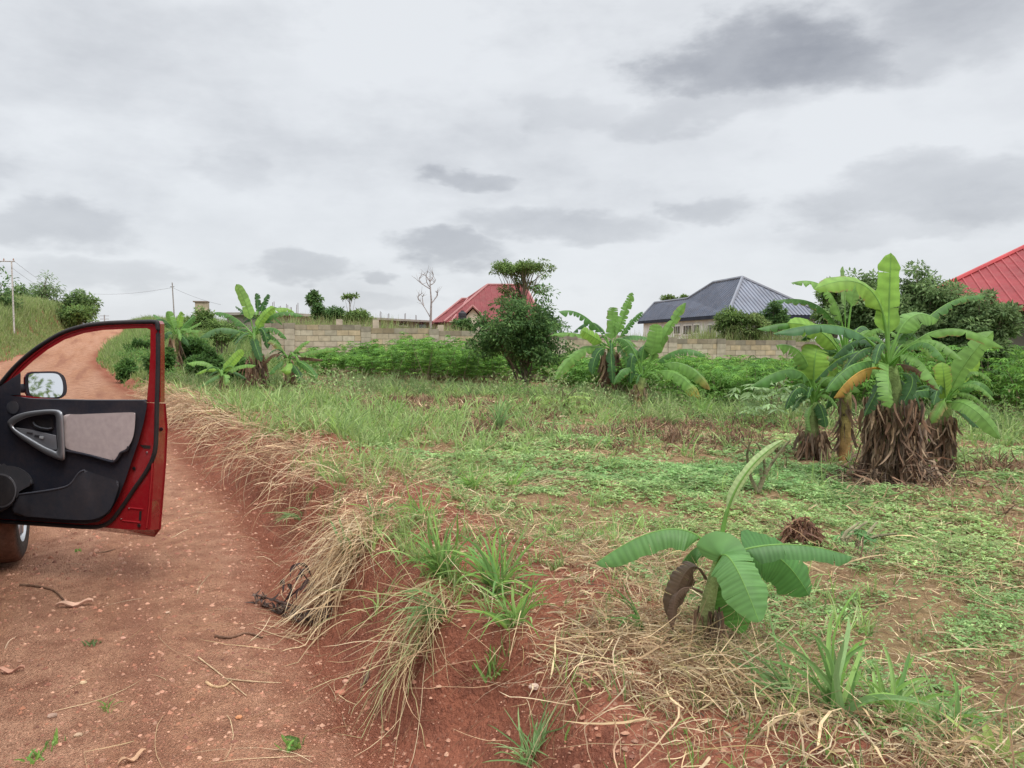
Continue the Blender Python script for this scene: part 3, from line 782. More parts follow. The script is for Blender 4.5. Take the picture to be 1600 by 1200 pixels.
def walls(parent, corners, zt, zb, col, inset=.55, mat=None):
    c = sum(corners, Vector()) / len(corners); mb = MB(); q = []
    for p in corners:
        v = (c - p); v.z = 0; v.normalize(); q.append(p + v * inset * 1.3)
    n = len(q)
    vs = [Vector((p.x, p.y, zb)) for p in q] + [Vector((p.x, p.y, zt)) for p in q]
    mb.add(vs, [(i, (i + 1) % n, n + (i + 1) % n, n + i) for i in range(n)], col)
    mb.build('wall', mat or M_RENDER, parent); return q
def window(parent, a, b, px0, px1, y0, y1, col=(.05, .055, .06), bars=2):
    """window on the vertical wall a-b"""
    d = (b - a); d.z = 0; d.normalize(); n = Vector((d.y, -d.x, 0))
    if n.y > 0: n = -n
    pts = [on_plane(x, y, a, n) for (x, y) in ((px0, y1), (px1, y1), (px1, y0), (px0, y0))]
    c = sum(pts, Vector()) / 4; w_ = abs((pts[1] - pts[0]).dot(d)); h_ = pts[3].z - pts[0].z
    mb = MB(); mb.box(c.x + n.x * .02, c.y + n.y * .02, c.z, w_ + .16, .1, h_ + .16, (.72, .70, .66), ax=(d.x, d.y)); f = mb.build('window', M_RENDER, parent)
    mb = MB(); mb.box(c.x + n.x * .06, c.y + n.y * .06, c.z, w_, .05, h_, col, ax=(d.x, d.y)); mb.build('pane', M_PANE, f)
    for k in range(1, bars + 1):
        mb = MB()
        cc = c + d * (k / (bars + 1) - .5) * w_ + n * .09
        mb.box(cc.x, cc.y, cc.z, .05, .03, h_, (.5, .5, .48), ax=(d.x, d.y))
        mb.build('bar', M_RENDER, f)
M_PANE = mat_attr('window_pane', .15, 0, 3, .1, .5)
def hgt(px, y, z):     # point under pixel column px at height z that projects to row y
    dd = (z - CAMZ) * F / (527 - y); return P(px, y, dd)
def grey_house():
    C = P(1137, 491, 38); zE = C.z; L = hgt(997, 502, zE); Rr = P(1290, 493, 39.6); Rr.z = zE; Bk = Rr + (L - C)
    A = P(1160, 434, 41.5); zA = A.z; B = hgt(1115, 442, zA); D_ = P(1075, 467, 48); E = P(1023, 475, 54); E.z = D_.z
    root = thing('grey_roofed_house', 'pale bungalow with dark grey ribbed hip roof behind the block wall', 'house', (C.x, C.y, H(C.x, C.y)))
    g = (.075, .09, .125); g2 = (.095, .11, .145)
    B2 = B + Vector((1.5, 1.5, 0))
    roof(root, [[C, A, B, D_, E, L]], g, g2, .35, ridge=((A, C), (A, B), (B, D_), (D_, E), (E, L)), rcol=(.20, .215, .25))
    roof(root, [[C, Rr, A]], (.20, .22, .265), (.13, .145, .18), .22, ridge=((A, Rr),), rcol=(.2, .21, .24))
    roof(root, [[Rr, Bk, B, A], [Bk, L, E, D_, B]], g, g2, .5)
    q = walls(root, [C, Rr, Bk, L], zE + .05, H(C.x, C.y) - .5, (.68, .67, .64), .5)
    mb = MB()
    for a, b in ((C, L), (C, Rr)):
        m = (a + b) / 2; d = (b - a); ln = d.length; d.normalize(); mb.box(m.x, m.y, zE - .11, ln, .07, .17, (.035, .04, .055), ax=(d.x, d.y))
        v = [a + Vector((0, 0, -.2)), b + Vector((0, 0, -.2)), q[3 if b is L else 1] + Vector((0, 0, zE - .2 - q[0].z)), q[0] + Vector((0, 0, zE - .2 - q[0].z))]
    mb.build('fascia', M_RENDER, root)
    for (x0, x1, y0, y1) in ((1055, 1064, 510, 521), (1070, 1082, 509, 522), (1086, 1094, 508, 520)): window(root, q[0], q[3], x0, x1, y0, y1)
    for (x0, x1) in ((1108, 1114),): window(root, q[0], q[3], x0, x1, 508, 522)
grey_house()
def red_mid_house():
    zE = 2.7
    FL = P(694, 504, 61); FL.z = zE; BL = P(674, 500, 69); BL.z = zE
    FR = P(850, 504, 62); FR.z = zE; BR = P(826, 500, 74); BR.z = zE
    A = P(762, 445, 66); B = A + (FR - FL).normalized() * 3.2
    root = thing('red_roofed_house', 'house under a faded red hip roof behind the bushy shrub and flat-topped tree', 'house', (FL.x, FL.y, H(FL.x, FL.y)))
    r = (.17, .032, .035); r2 = (.22, .05, .055); rl = (.36, .16, .155)
    S = P(690, 490, 66)
    roof(root, [[FL, FR, B, A], [FL, A, BL], [BL, A, B, BR], [FR, BR, B]], r, r2, .5, ridge=((FL, A), (A, B), (BL, A), (B, FR)), rcol=rl)
    # second, lower hip on the left
    A2 = P(722, 467, 66.5); B2 = P(731, 467, 66.5); L2 = P(676, 501, 64.0); F2 = P(706, 503, 60.5); L2.z = F2.z = zE + .02
    Bk = P(700, 500, 74); Bk.z = zE
    roof(root, [[L2, F2, B2, A2], [L2, A2, Bk], [A2, B2, Bk]], r, r2, .5, ridge=((A2, B2), (L2, A2), (F2, B2)), rcol=rl)
    # gabled porch
    ap = P(738.6, 478, 57); gl_ = P(722, 494, 57); gr = P(755, 496, 57); gl_.z = gr.z = (gl_.z + gr.z) / 2
    bk = Vector((-.6, 7, 0))
    roof(root, [[gl_, ap, ap + bk, gl_ + bk], [ap, gr, gr + bk, ap + bk]], r, r2, .5, ridge=((gl_, ap), (ap, gr), (ap, ap + bk)), rcol=rl)
    mb = MB(); i = .25
    pts = [Vector((gl_.x + i, 57.3, H(0, 57) - .5)), Vector((gr.x - i, 57.3, H(0, 57) - .5)), Vector((gr.x - i, 57.3, gr.z)), Vector((ap.x, 57.3, ap.z - .2)), Vector((gl_.x + i, 57.3, gl_.z))]
    bkp = [p + Vector((0, 4, 0)) for p in pts]
    mb.add(pts + bkp, [(0, 1, 2), (0, 2, 3), (0, 3, 4), (0, 4, 9), (0, 9, 5), (1, 6, 7), (1, 7, 2)], (.62, .56, .46)); mb.build('porch_wall', M_RENDER, root)
    walls(root, [FL, FR, BR, BL], zE, H(FL.x, FL.y) - .6, (.55, .49, .40), .5)
red_mid_house()
def red_right_house():
    zE = 2.55
    CL = P(1412, 478, 26); CL.z = zE; CR = P(2150, 478, 22); CR.z = zE
    ap = on_plane(1700, 339, P(1600, 400, 33), (0, 1, 0)); 
    rt = ap + (CR - CL).normalized() * 5
    BL = CL + Vector((8.5, 14, 0)); BR = CR + Vector((6, 14, 0))
    root = thing('red_roofed_house', 'house under a bright red ribbed roof at the right edge behind the trees', 'house', (CL.x, CL.y, H(CL.x, CL.y)))
    r = (.22, .022, .026); r2 = (.27, .042, .045)
    roof(root, [[CL, CR, rt, ap], [CL, ap, BL], [BL, ap, rt, BR], [CR, BR, rt]], r, r2, .33, ridge=((CL, ap), (ap, rt), (rt, CR), (BL, ap)), rcol=(.40, .05, .055))
    walls(root, [CL, CR, BR, BL], zE, -1.2, (.20, .17, .14), .9)
    mb = MB(); m = (CL + CR) / 2; d = (CR - CL); ln = d.length; d.normalize(); mb.box(m.x, m.y, zE - .12, ln, .06, .18, (.25, .05, .05), ax=(d.x, d.y)); mb.build('fascia', M_RENDER, root)
red_right_house()
def unfinished():
    A = P(422, 488, 46); zT = A.z; B = hgt(640, 499, zT); B2 = hgt(684, 502, zT)
    A.z = B2.z = 0
    d = (B2 - A); Ln = d.length; d.normalize(); n = Vector((d.y, -d.x, 0)); bk = -n * 3
    root = thing('unfinished_building', 'flat concrete shell with dark windows and bare rebar, behind the block wall', 'building', (A.x, A.y, H(A.x, A.y)))
    c = (A + B2) / 2 + bk / 2
    mb = MB(); mb.box(c.x, c.y, zT / 2 - .6, Ln, 3, zT + .9, (.36, .32, .26), ax=(d.x, d.y)); mb.build('wall', M_RENDER, root)
    mb = MB(); mb.box(c.x, c.y, zT - .07, Ln + .6, 3.8, .16, (.34, .31, .27), ax=(d.x, d.y)); mb.build('roof_slab', M_RENDER, root)
    a0 = A.copy()
    for (x0, x1, y0, y1) in ((560, 570, 499, 507), (622, 635, 501, 508.5), (650, 664, 503, 512)): window(root, A + Vector((0, 0, 0)), B2, x0, x1, y0, y1, (.02, .02, .025), 1)
    for (px, yt) in ((434, 470), (444, 478), (455, 474), (461, 478), (471, 473), (512, 478), (560, 484), (600, 486), (612, 489), (638, 488), (655, 492)):
        r = ray(px, 490); den = r.x * d.y - r.y * d.x; k = (A.x * d.y - A.y * d.x) / den; p = Vector((r.x * k, r.y * k, zT)) + bk * .1
        mb = MB(); h = max(.35, (527 - yt) * p.y / F + CAMZ - zT)
        lean = random.uniform(-.05, .05)
        for s in (-.09, .09):
            mb.tube([p + d * s, p + d * (s * .8 + lean) + Vector((0, 0, h * random.uniform(.8, 1)))], .018, 5, (.12, .08, .07))
        mb.build('rebar', M_BARK, root)
unfinished()
def box_hut():
    c = P(316, 480, 48); root = thing('block_hut', 'small square block hut rising out of the tall grass by the leaning pole', 'hut', (c.x, c.y, H(c.x, c.y)))
    zt = CAMZ + (527 - 473) * 48 / F; zb = H(c.x, c.y) - .3
    mb = MB(); mb.box(c.x, c.y, (zt + zb) / 2, .72, .8, zt - zb, (.42, .35, .25), ax=(.97, .25)); mb.build('wall', M_RENDER2, root)
    mb = MB(); mb.box(c.x - .05, c.y, zt + .04, .85, .95, .07, (.22, .17, .13), ax=(.97, .25)); mb.build('roof_slab', M_RENDER2, root)
box_hut()
def tank():
    d = 50; c = P(722.5, 503, d); zt = CAMZ + (527 - 487) * d / F; r = .27
    root = thing('water_tank', 'black ribbed plastic water tank on a block stand before the faded red roof', 'water tank', (c.x, c.y, H(c.x, c.y)))
    mb = MB(); zb = CAMZ + (527 - 505) * d / F
    k = 12; pts = [(c.x, c.y, zb + (zt - zb) * i / k) for i in range(k + 1)]
    rad = [r * (1.0 if i % 3 else .93) for i in range(k + 1)]; rad[-1] = .12; rad[-2] = r * .8
    mb.tube(pts, rad, 20, (.02, .022, .03)); mb.build('tank', M_PLASTIC, root, smooth=True)
    mb = MB(); mb.tube([(c.x, c.y, zt), (c.x, c.y, zt + .07)], .1, 14, (.03, .03, .04)); mb.build('lid', M_PLASTIC, root)
    mb = MB(); z0 = H(c.x, c.y) - .3; mb.box(c.x, c.y, (zb + z0) / 2, .8, .8, zb - z0, (.42, .36, .28)); mb.box(c.x - .6, c.y, zb + .1, .5, .4, .06, (.4, .34, .26)); mb.build('stand', M_RENDER2, root)
tank()
# ------------------------------------------------------------------ poles and wires
def cable(name, label, a, b, sag, rad=.008, grp='overhead wires'):
    pts = [a.lerp(b, t / 16) - Vector((0, 0, sag * 4 * (t / 16) * (1 - t / 16))) for t in range(17)]
    mb = MB(); mb.tube(pts, rad, 5, (.2, .2, .21)); tag(mb.build(name, M_PLASTIC, None, origin=tuple(a)), label, 'wire')
def poles():
    d = 46; t = P(18, 409, d); g = Vector((t.x, t.y, H(t.x, t.y)))
    root = thing('utility_pole', 'wooden power pole with a long crossarm at the left edge above the trees', 'utility pole', tuple(g))
    mb = MB(); mb.tube([g, (t.x, t.y, t.z)], [.05, .04], 10, (.5, .46, .43)); mb.build('pole', M_BARK, root)
    mb = MB(); a = P(-14, 408, d); b = P(23, 408.5, d); mb.tube([a, b], .035, 6, (.4, .36, .34)); mb.build('crossarm', M_BARK, root)
    for px in (-10, 6, 21):
        mb = MB(); q = P(px, 407, d); mb.tube([q, q + Vector((0, 0, .12))], [.045, .025], 8, (.35, .2, .15)); mb.build('insulator', M_PLASTIC, root)
    e1 = P(100, 455, 70)
    cable('overhead_wire', 'wire slanting down to the right from the crossarm end', P(22, 408, d), P(120, 468, 80), .3)
    cable('overhead_wire', 'lower wire slanting down from the pole beneath the crossarm', P(18, 418, d), P(110, 470, 80), .3)
    d = 47; t = P(269, 441.5, d); g = P(273.5, 490, d); g.z = H(g.x, g.y); base = Vector((g.x, g.y, g.z))
    root = thing('utility_pole', 'thin bare pole leaning left above the tall grass right of the road', 'utility pole', tuple(base))
    mb = MB(); mb.tube([base, t], [.05, .032], 8, (.3, .27, .25)); mb.build('pole', M_BARK, root)
    mb = MB(); mb.tube([t - Vector((.12, 0, .25)), t - Vector((-.12, 0, .25))], .025, 6, (.2, .2, .2)); mb.build('bracket', M_METAL, root)
    cable('overhead_wire', 'long sagging wire crossing the road to the thin leaning pole', P(90, 450, 75), t - Vector((0, 0, .3)), .5)
    cable('overhead_wire', 'wire falling right from the thin leaning pole towards the block hut', t - Vector((0, 0, .3)), P(345, 476, 50), .1)
    d = 170; t = P(163, 492, d); g = Vector((t.x, t.y, t.z - 6))
    root = thing('utility_pole', 'tiny far pole with two crossarms beyond the crest of the road', 'utility pole', tuple(g))
    mb = MB(); mb.tube([g, t], .12, 6, (.3, .3, .3)); mb.build('pole', M_BARK, root)
    for z in (.2, .9):
        mb = MB(); mb.tube([t + Vector((-1.0, 0, -z)), t + Vector((1.0, 0, -z))], .06, 5, (.3, .3, .3)); mb.build('crossarm', M_BARK, root)
poles()
# ------------------------------------------------------------------ banana plants
def bez(a, m, b, n):
    a, m, b = (np.array(tuple(q)) for q in (a, m, b)); c = 2 * m - (a + b) / 2
    t = np.linspace(0, 1, n)[:, None]
    return a * (1 - t) ** 2 + 2 * c * t * (1 - t) + b * t * t
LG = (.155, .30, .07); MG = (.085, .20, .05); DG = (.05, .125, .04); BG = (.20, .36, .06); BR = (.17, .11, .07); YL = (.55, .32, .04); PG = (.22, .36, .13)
def banana_leaf(parent, a, m, b, width, pet=.22, ori=.2, fold=38, tear=.4, col=MG, seed=0, rib=.009, twist=0, tip=None, label=None, one=None, edge=None):
    rg = np.random.default_rng(seed + 101)
    tear = min(1.0, tear * 1.35 + .06) if a[1] > 5 else tear
    brown = rg.random() < .35 and edge is None and tip is None and a[1] > 5
    near = a[1] < 5; K = 100 if near else 44; C = bez(a, m, b, K + 1)
    cl = np.linalg.norm(np.diff(C, axis=0), axis=1).sum()
    T = norm(np.gradient(C, axis=0)); ref = norm(np.array([[0, -ori, 1 - ori]]))
    tw = np.radians(twist + rg.uniform(-8, 8))
    S = norm(np.cross(T, ref)); Nn = norm(np.cross(S, T))
    S, Nn = S * math.cos(tw) + Nn * math.sin(tw), Nn * math.cos(tw) - S * math.sin(tw)
    k0 = int(K * pet)
    idx = np.arange(k0, K + 1); v = (idx - k0) / (K - k0)
    wp = np.minimum(1, (v / .12) ** .6) * np.minimum(1, ((1.0 - v) / .17).clip(0, 1) ** .5) * (1 - .2 * v) * (1 + .05 * np.sin(v * 17 + seed) + .03 * np.sin(v * 41 + seed * 2)) * width / 2
    wp[-1] = width * .02
    mb = MB(); M = 5
    col = np.array(col)
    for side in (1, -1):
        if one is not None and side != one: continue
        # tear boundaries
        cuts = [0]
        while cuts[-1] < len(idx) - 1:
            step = int(rg.integers(2, 6)) if rg.random() < tear else int(rg.integers(7, 18)); step *= 2 if near else 1
            cuts.append(min(cuts[-1] + step, len(idx) - 1))
        fs = fold + rg.uniform(-6, 6)
        for q in range(len(cuts) - 1):
            i0, i1 = cuts[q], cuts[q + 1]; n = i1 - i0
            dr = rg.uniform(-6, 26) * (.3 + tear) ; gap = rg.uniform(.1, .5) * tear; br = 1 + rg.uniform(-.12, .12); wv = 1 - rg.random() ** 2 * .3 * tear
            ss = rg.uniform(-.10, .18)
            rows = []
            cc = []
            for i in range(i0, i1 + 1):
                p = C[idx[i]]; t_ = T[idx[i]]; s_ = S[idx[i]] * side; n_ = Nn[idx[i]]
                w_ = wp[i] * wv
                if tear > .5 and i in (i0, i1): w_ *= .93
                pos = p.copy(); row = [pos.copy()]; cen = (i0 + i1) / 2
                for j in range(1, M + 1):
                    ang = math.radians(fs * .55 + (fs + dr) * .55 * (j / M) ** 1.3 + 5 * math.sin(i * .9) * (j / M) * .5)
                    dirv = s_ * math.cos(ang) - n_ * math.sin(ang)
                    if near: pos = pos + n_ * rg.uniform(-.0009, .0009) * (1 if j == 1 else 0)
                    pos = pos + dirv * w_ / M + t_ * w_ / M * (.10 + ss * .5)
                    if n > 0: pos = pos + t_ * ((cen - i) / max(n, 1)) * gap * cl / K * n * (j / M) ** 2 / M * 2.2
                    row.append(pos.copy())
                rows.append(row)
                base = col * br
                if tip is not None:
                    k_ = max(0, (v[i] - .72) / .28); base = base * (1 - k_) + np.array(tip) * k_
                cr = [base * (1 + .12 * math.sin(i * 1.7 + q))] * (M + 1)
                if brown and rg.random() < .5: cr[-1] = np.array((.28, .20, .08))
                if edge is not None: cr = [base * (1 - (j / M) ** 2) + np.array(edge) * (j / M) ** 2 for j in range(M + 1)]
                cc.append(cr)
            vv = np.array(rows).reshape(-1, 3); cc = np.array(cc).reshape(-1, 3)
            ff = [(r_ * (M + 1) + j, r_ * (M + 1) + j + 1, (r_ + 1) * (M + 1) + j + 1, (r_ + 1) * (M + 1) + j) for r_ in range(n) for j in range(M)]
            if side < 0: ff = [f[::-1] for f in ff]
            mb.add(vv, ff, cc)
    rad = np.linspace(rib, rib * .18, K + 1); rad[:k0] = np.linspace(rib * 1.5, rib, max(k0, 1))
    rc = np.array(LG) * 1.25 if col[1] > col[0] else col * 1.2
    mb.tube(C - Nn * rad[:, None] * .6, rad, 6, rc)
    o = mb.build('leaf', M_BAN, parent, smooth=True)
    if label: o['label'] = label
    return o
def drape(mb, cx, cy, z0, z1, r, n, L, w, cols):
    """dry hanging leaf rags round a stem"""
    a = RNG.uniform(0, 2 * math.pi, n); z = RNG.uniform(z0, z1, n); rr_ = r * RNG.uniform(.7, 1.2, n)
    root = np.stack([cx + rr_ * np.cos(a), cy + rr_ * np.sin(a), z], -1)
    k_ = RNG.uniform(-.2, .22, n); d = np.stack([np.cos(a) * k_, np.sin(a) * k_, RNG.uniform(-1.1, -.2, n)], -1)
    strands(mb, root, d, L * RNG.uniform(.5, 1.2, n), w * RNG.uniform(.4, 1.4, n), 6, .5, .22, palette(n, cols, .3), True, False, jig=.16)
def banana(label, base, crown, leaves_, rb=.08, rt=.05, rags=0, ragL=.5, ragw=.03, group='banana plants', stemcol=(.22, .20, .09), seed=0, ragz=None, cat='banana plant', ragr=None):
    base = Vector(base); crown = Vector(crown)
    root = thing('banana_plant', label, cat, (base.x, base.y, base.z), group)
    pts = bez(base - Vector((0, 0, .08)), (base + crown) / 2 + Vector((random.uniform(-.03, .03), 0, 0)), crown, 12)
    rad = np.linspace(rb, rt, 12)
    rad[0] *= 1.15
    mb = MB(); cc = np.array([np.array(stemcol) * (1 - i / 11) + np.array((.20, .30, .10)) * i / 11 for i in range(12)]) * RNG.uniform(.8, 1.15, (12, 1))
    mb.tube(pts, rad, 12, cc); mb.build('stem', M_BARK, root, smooth=True)
    for i, l in enumerate(leaves_):
        # (midpx, midpy, ddmid, tippx, tippy, ddtip, width, kw)
        (mx, my, dm, tx, ty, dt_, wd) = l[:7]; kw = l[7] if len(l) > 7 else {}
        kw = dict(kw)
        st_ = kw.pop('start', None)
        a = crown + Vector((0, 0, random.uniform(-.04, .02) * 2)) if st_ is None else P(st_[0], st_[1], crown.y + st_[2])
        wd = wd * (.84 if cat == 'banana plant' and crown.y > 5 else 1)
        banana_leaf(root, a, P(mx, my, crown.y + dm), P(tx, ty, crown.y + dt_), wd, seed=seed * 50 + i, rib=kw.pop('rib', .012 * min(1.2, wd / .3 + .2)), **kw)
    if crown.y > 5:      # inner frayed leaves that fill the head of the plant
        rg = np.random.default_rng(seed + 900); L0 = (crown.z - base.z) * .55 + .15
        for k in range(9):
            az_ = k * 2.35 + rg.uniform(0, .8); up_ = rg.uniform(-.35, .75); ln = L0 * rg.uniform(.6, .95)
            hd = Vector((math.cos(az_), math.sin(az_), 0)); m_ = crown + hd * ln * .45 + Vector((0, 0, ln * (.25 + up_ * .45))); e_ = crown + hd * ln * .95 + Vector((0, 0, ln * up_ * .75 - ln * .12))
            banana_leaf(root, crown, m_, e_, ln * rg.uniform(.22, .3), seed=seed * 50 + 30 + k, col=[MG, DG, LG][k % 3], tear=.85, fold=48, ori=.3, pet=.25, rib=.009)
    if rags:
        mb = MB(); z1 = base.z + (crown.z - base.z) * (ragz or .95)
        drape(mb, (base.x + crown.x) / 2, (base.y + crown.y) / 2, base.z + .12, z1, ragr or rb * 1.2, rags, ragL, ragw, BROWN + [(.30, .22, .15), (.20, .14, .10), (.12, .09, .07), (.38, .27, .18)])
        mb.build('dry_leaves', M_STRAW, root)
    return root
def gp(px, py): return G(px, py)
bright = dict(col=BG, tear=.15, fold=22, ori=.75)
# -- big clump on the right
b0 = gp(1402, 757); d0 = b0.y
banana('tallest plant of the right clump, broad upright leaf above a dry brown skirt', b0, P(1388, 572, d0), [
    (1389, 490, .0, 1392, 395, .05, .30, dict(col=(.19, .36, .06), tear=.08, fold=12, ori=1.0, pet=.34, rib=.016)),
    (1362, 455, -.05, 1272, 452, -.1, .30, dict(col=BG, tear=.3, fold=25, ori=.55, pet=.3)),
    (1322, 512, -.2, 1208, 521, -.3, .24, dict(col=(.075, .18, .07), tear=.35, fold=62, ori=.1, pet=.3)),
    (1418, 500, .05, 1466, 500, .1, .30, dict(col=LG, tear=.2, fold=30, ori=.5, pet=.3)),
    (1462, 486, .3, 1540, 462, .5, .20, dict(col=MG, tear=.95, fold=55, ori=.2, pet=.35)),
    (1470, 515, -.1, 1570, 545, -.2, .21, dict(col=LG, tear=.5, fold=48, ori=.3, pet=.3)),
    (1435, 535, -.3, 1478, 566, -.5, .22, dict(col=MG, tear=.8, fold=50, ori=.3, pet=.3)),
    (1388, 590, -.45, 1390, 638, -.6, .26, dict(col=LG, tear=.75, fold=35, ori=.9, pet=.1)),
    (1338, 568, -.25, 1290, 612, -.4, .24, dict(col=MG, tear=.6, fold=50, ori=.3, pet=.25)),
    (1345, 580, -.35, 1303, 622, -.45, .27, dict(col=(.42, .27, .06), tear=.95, fold=70, ori=.2, pet=.3, edge=(.22, .12, .06), label='withered yellow leaf with brown ragged edge')),
    (1425, 590, -.1, 1408, 634, -.2, .20, dict(col=DG, tear=.4, fold=40, ori=.5)),
    (1430, 575, -.05, 1467, 610, -.1, .16, dict(col=BR, tear=.95, fold=75, ori=.2, label='dead brown leaf hanging limp')),
    (1350, 530, .3, 1300, 560, .4, .24, dict(col=DG, tear=.6, fold=50)),
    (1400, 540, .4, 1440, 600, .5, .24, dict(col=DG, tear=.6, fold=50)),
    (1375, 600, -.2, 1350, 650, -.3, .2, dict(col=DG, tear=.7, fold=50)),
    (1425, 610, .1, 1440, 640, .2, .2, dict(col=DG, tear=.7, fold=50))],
    rb=.15, rt=.07, rags=1200, ragL=.22, ragw=.024, seed=1, ragz=.74, stemcol=(.16, .11, .07), ragr=.21)
b1 = gp(1462, 738)
banana('banana plant on the right flank of the big clump with pale broad leaves', b1, P(1478, 625, b1.y - .1), [
    (1508, 568, -.1, 1552, 518, -.1, .27, dict(col=LG, tear=.15, fold=25, ori=.7, pet=.12)),
    (1476, 600, -.2, 1472, 566, -.2, .24, dict(col=BG, tear=.1, fold=15, ori=.9, pet=.2)),
    (1520, 597, -.1, 1553, 618, -.15, .22, dict(col=MG, tear=.2, fold=35, ori=.4)),
    (1515, 635, -.3, 1563, 686, -.4, .24, dict(col=LG, tear=.12, fold=20, ori=.8, pet=.15)),
    (1440, 610, -.2, 1402, 632, -.3, .2, dict(col=DG, tear=.2, fold=35, ori=.4)),
    (1470, 635, -.3, 1455, 662, -.35, .18, dict(col=LG, tear=.3, fold=45, ori=.5, edge=(.3, .2, .1))),
    (1500, 640, .1, 1530, 668, .1, .18, dict(col=DG, tear=.4, fold=45)),
    (1490, 600, .2, 1530, 560, .2, .24, dict(col=BG, tear=.2, fold=25, ori=.6))],
    rb=.09, rt=.05, rags=420, ragL=.24, ragw=.03, seed=2, ragz=.8, ragr=.11)
b2 = gp(1268, 718)
banana('banana plant on the left flank of the right clump, stem wrapped in brown husk', b2, P(1273, 628, b2.y), [
    (1245, 578, -.2, 1173, 604, -.4, .30, dict(col=MG, tear=.55, fold=55, ori=.2, pet=.25)),
    (1256, 558, -.1, 1212, 540, -.1, .30, dict(col=LG, tear=.5, fold=40, ori=.5, pet=.3)),
    (1272, 575, -.1, 1278, 540, -.05, .42, dict(col=BG, tear=.05, fold=14, ori=1.0, pet=.3)),
    (1298, 590, -.1, 1345, 612, -.2, .26, dict(col=LG, tear=.3, fold=40, ori=.4)),
    (1300, 565, .2, 1345, 555, .3, .30, dict(col=BG, tear=.4, fold=35, ori=.5)),
    (1250, 605, -.2, 1228, 640, -.3, .22, dict(col=DG, tear=.6, fold=50)),
    (1284, 640, -.1, 1290, 668, -.15, .2, dict(col=DG, tear=.3, fold=35, ori=.7)),
    (1264, 645, -.1, 1268, 675, -.1, .16, dict(col=PG, tear=.9, fold=60, ori=.5))],
    rb=.09, rt=.05, rags=330, ragL=.22, ragw=.03, seed=3, ragz=.5, stemcol=(.16, .11, .07), ragr=.12)
b3 = gp(1318, 722)
banana('banana plant at the back left of the right clump with a rolled spear leaf', b3, P(1322, 560, b3.y + .15), [
    (1320, 470, 0, 1317, 416, 0, .09, dict(col=PG, tear=0, fold=50, ori=1.0, pet=.45)),
    (1300, 462, -.1, 1236, 442, -.1, .24, dict(col=LG, tear=.9, fold=45, ori=.3, pet=.25)),
    (1285, 482, 0, 1212, 470, 0, .22, dict(col=MG, tear=.9, fold=55, ori=.2, pet=.25)),
    (1270, 510, -.1, 1183, 514, -.2, .26, dict(col=MG, tear=.8, fold=60, ori=.2, pet=.2)),
    (1285, 520, -.2, 1230, 505, -.3, .32, dict(col=BG, tear=.3, fold=30, ori=.6)),
    (1330, 480, 0, 1342, 436, .05, .22, dict(col=LG, tear=.3, fold=30, ori=.8, pet=.5)),
    (1345, 510, .2, 1370, 540, .3, .26, dict(col=DG, tear=.5, fold=45)),
    (1290, 545, .1, 1240, 575, .1, .28, dict(col=MG, tear=.7, fold=55)),
    (1305, 600, 0, 1290, 640, 0, .2, dict(col=DG, tear=.7, fold=55))],
    rb=.055, rt=.045, rags=50, ragL=.25, ragw=.03, seed=4, ragz=.7, stemcol=(.32, .16, .07))
# -- middle pair
b4 = gp(953, 624)
banana('left banana plant of the middle pair, thick trunk of hanging brown leaves', b4, P(955, 545, b4.y), [
    (972, 500, 0, 988, 457, 0, .42, dict(col=LG, tear=.75, fold=30, ori=.9, pet=.25)),
    (957, 505, .1, 958, 480, .1, .45, dict(col=LG, tear=.3, fold=25, ori=.9, pet=.2)),
    (915, 495, -.3, 872, 487, -.5, .50, dict(col=MG, tear=.6, fold=45, ori=.4)),
    (905, 522, -.2, 859, 524, -.3, .40, dict(col=LG, tear=.6, fold=55, ori=.2)),
    (908, 548, -.5, 866, 594, -.8, .55, dict(col=LG, tear=.5, fold=40, ori=.5, pet=.1)),
    (925, 525, -.5, 908, 515, -.6, .45, dict(col=BG, tear=.1, fold=25, ori=.8)),
    (975, 545, -.5, 988, 580, -.7, .50, dict(col=MG, tear=.4, fold=40, ori=.5)),
    (985, 505, 0, 1004, 487, 0, .35, dict(col=MG, tear=.9, fold=40, ori=.5)),
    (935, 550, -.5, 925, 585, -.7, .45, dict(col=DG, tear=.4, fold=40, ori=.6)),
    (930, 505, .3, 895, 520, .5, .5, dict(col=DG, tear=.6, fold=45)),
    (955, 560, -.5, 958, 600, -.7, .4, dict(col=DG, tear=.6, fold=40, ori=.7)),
    (980, 525, .3, 1020, 530, .3, .5, dict(col=MG, tear=.6, fold=45))],
    rb=.22, rt=.1, rags=420, ragL=.5, ragw=.06, seed=5, ragz=.95, stemcol=(.16, .11, .07), ragr=.22)
b5 = gp(997, 640)
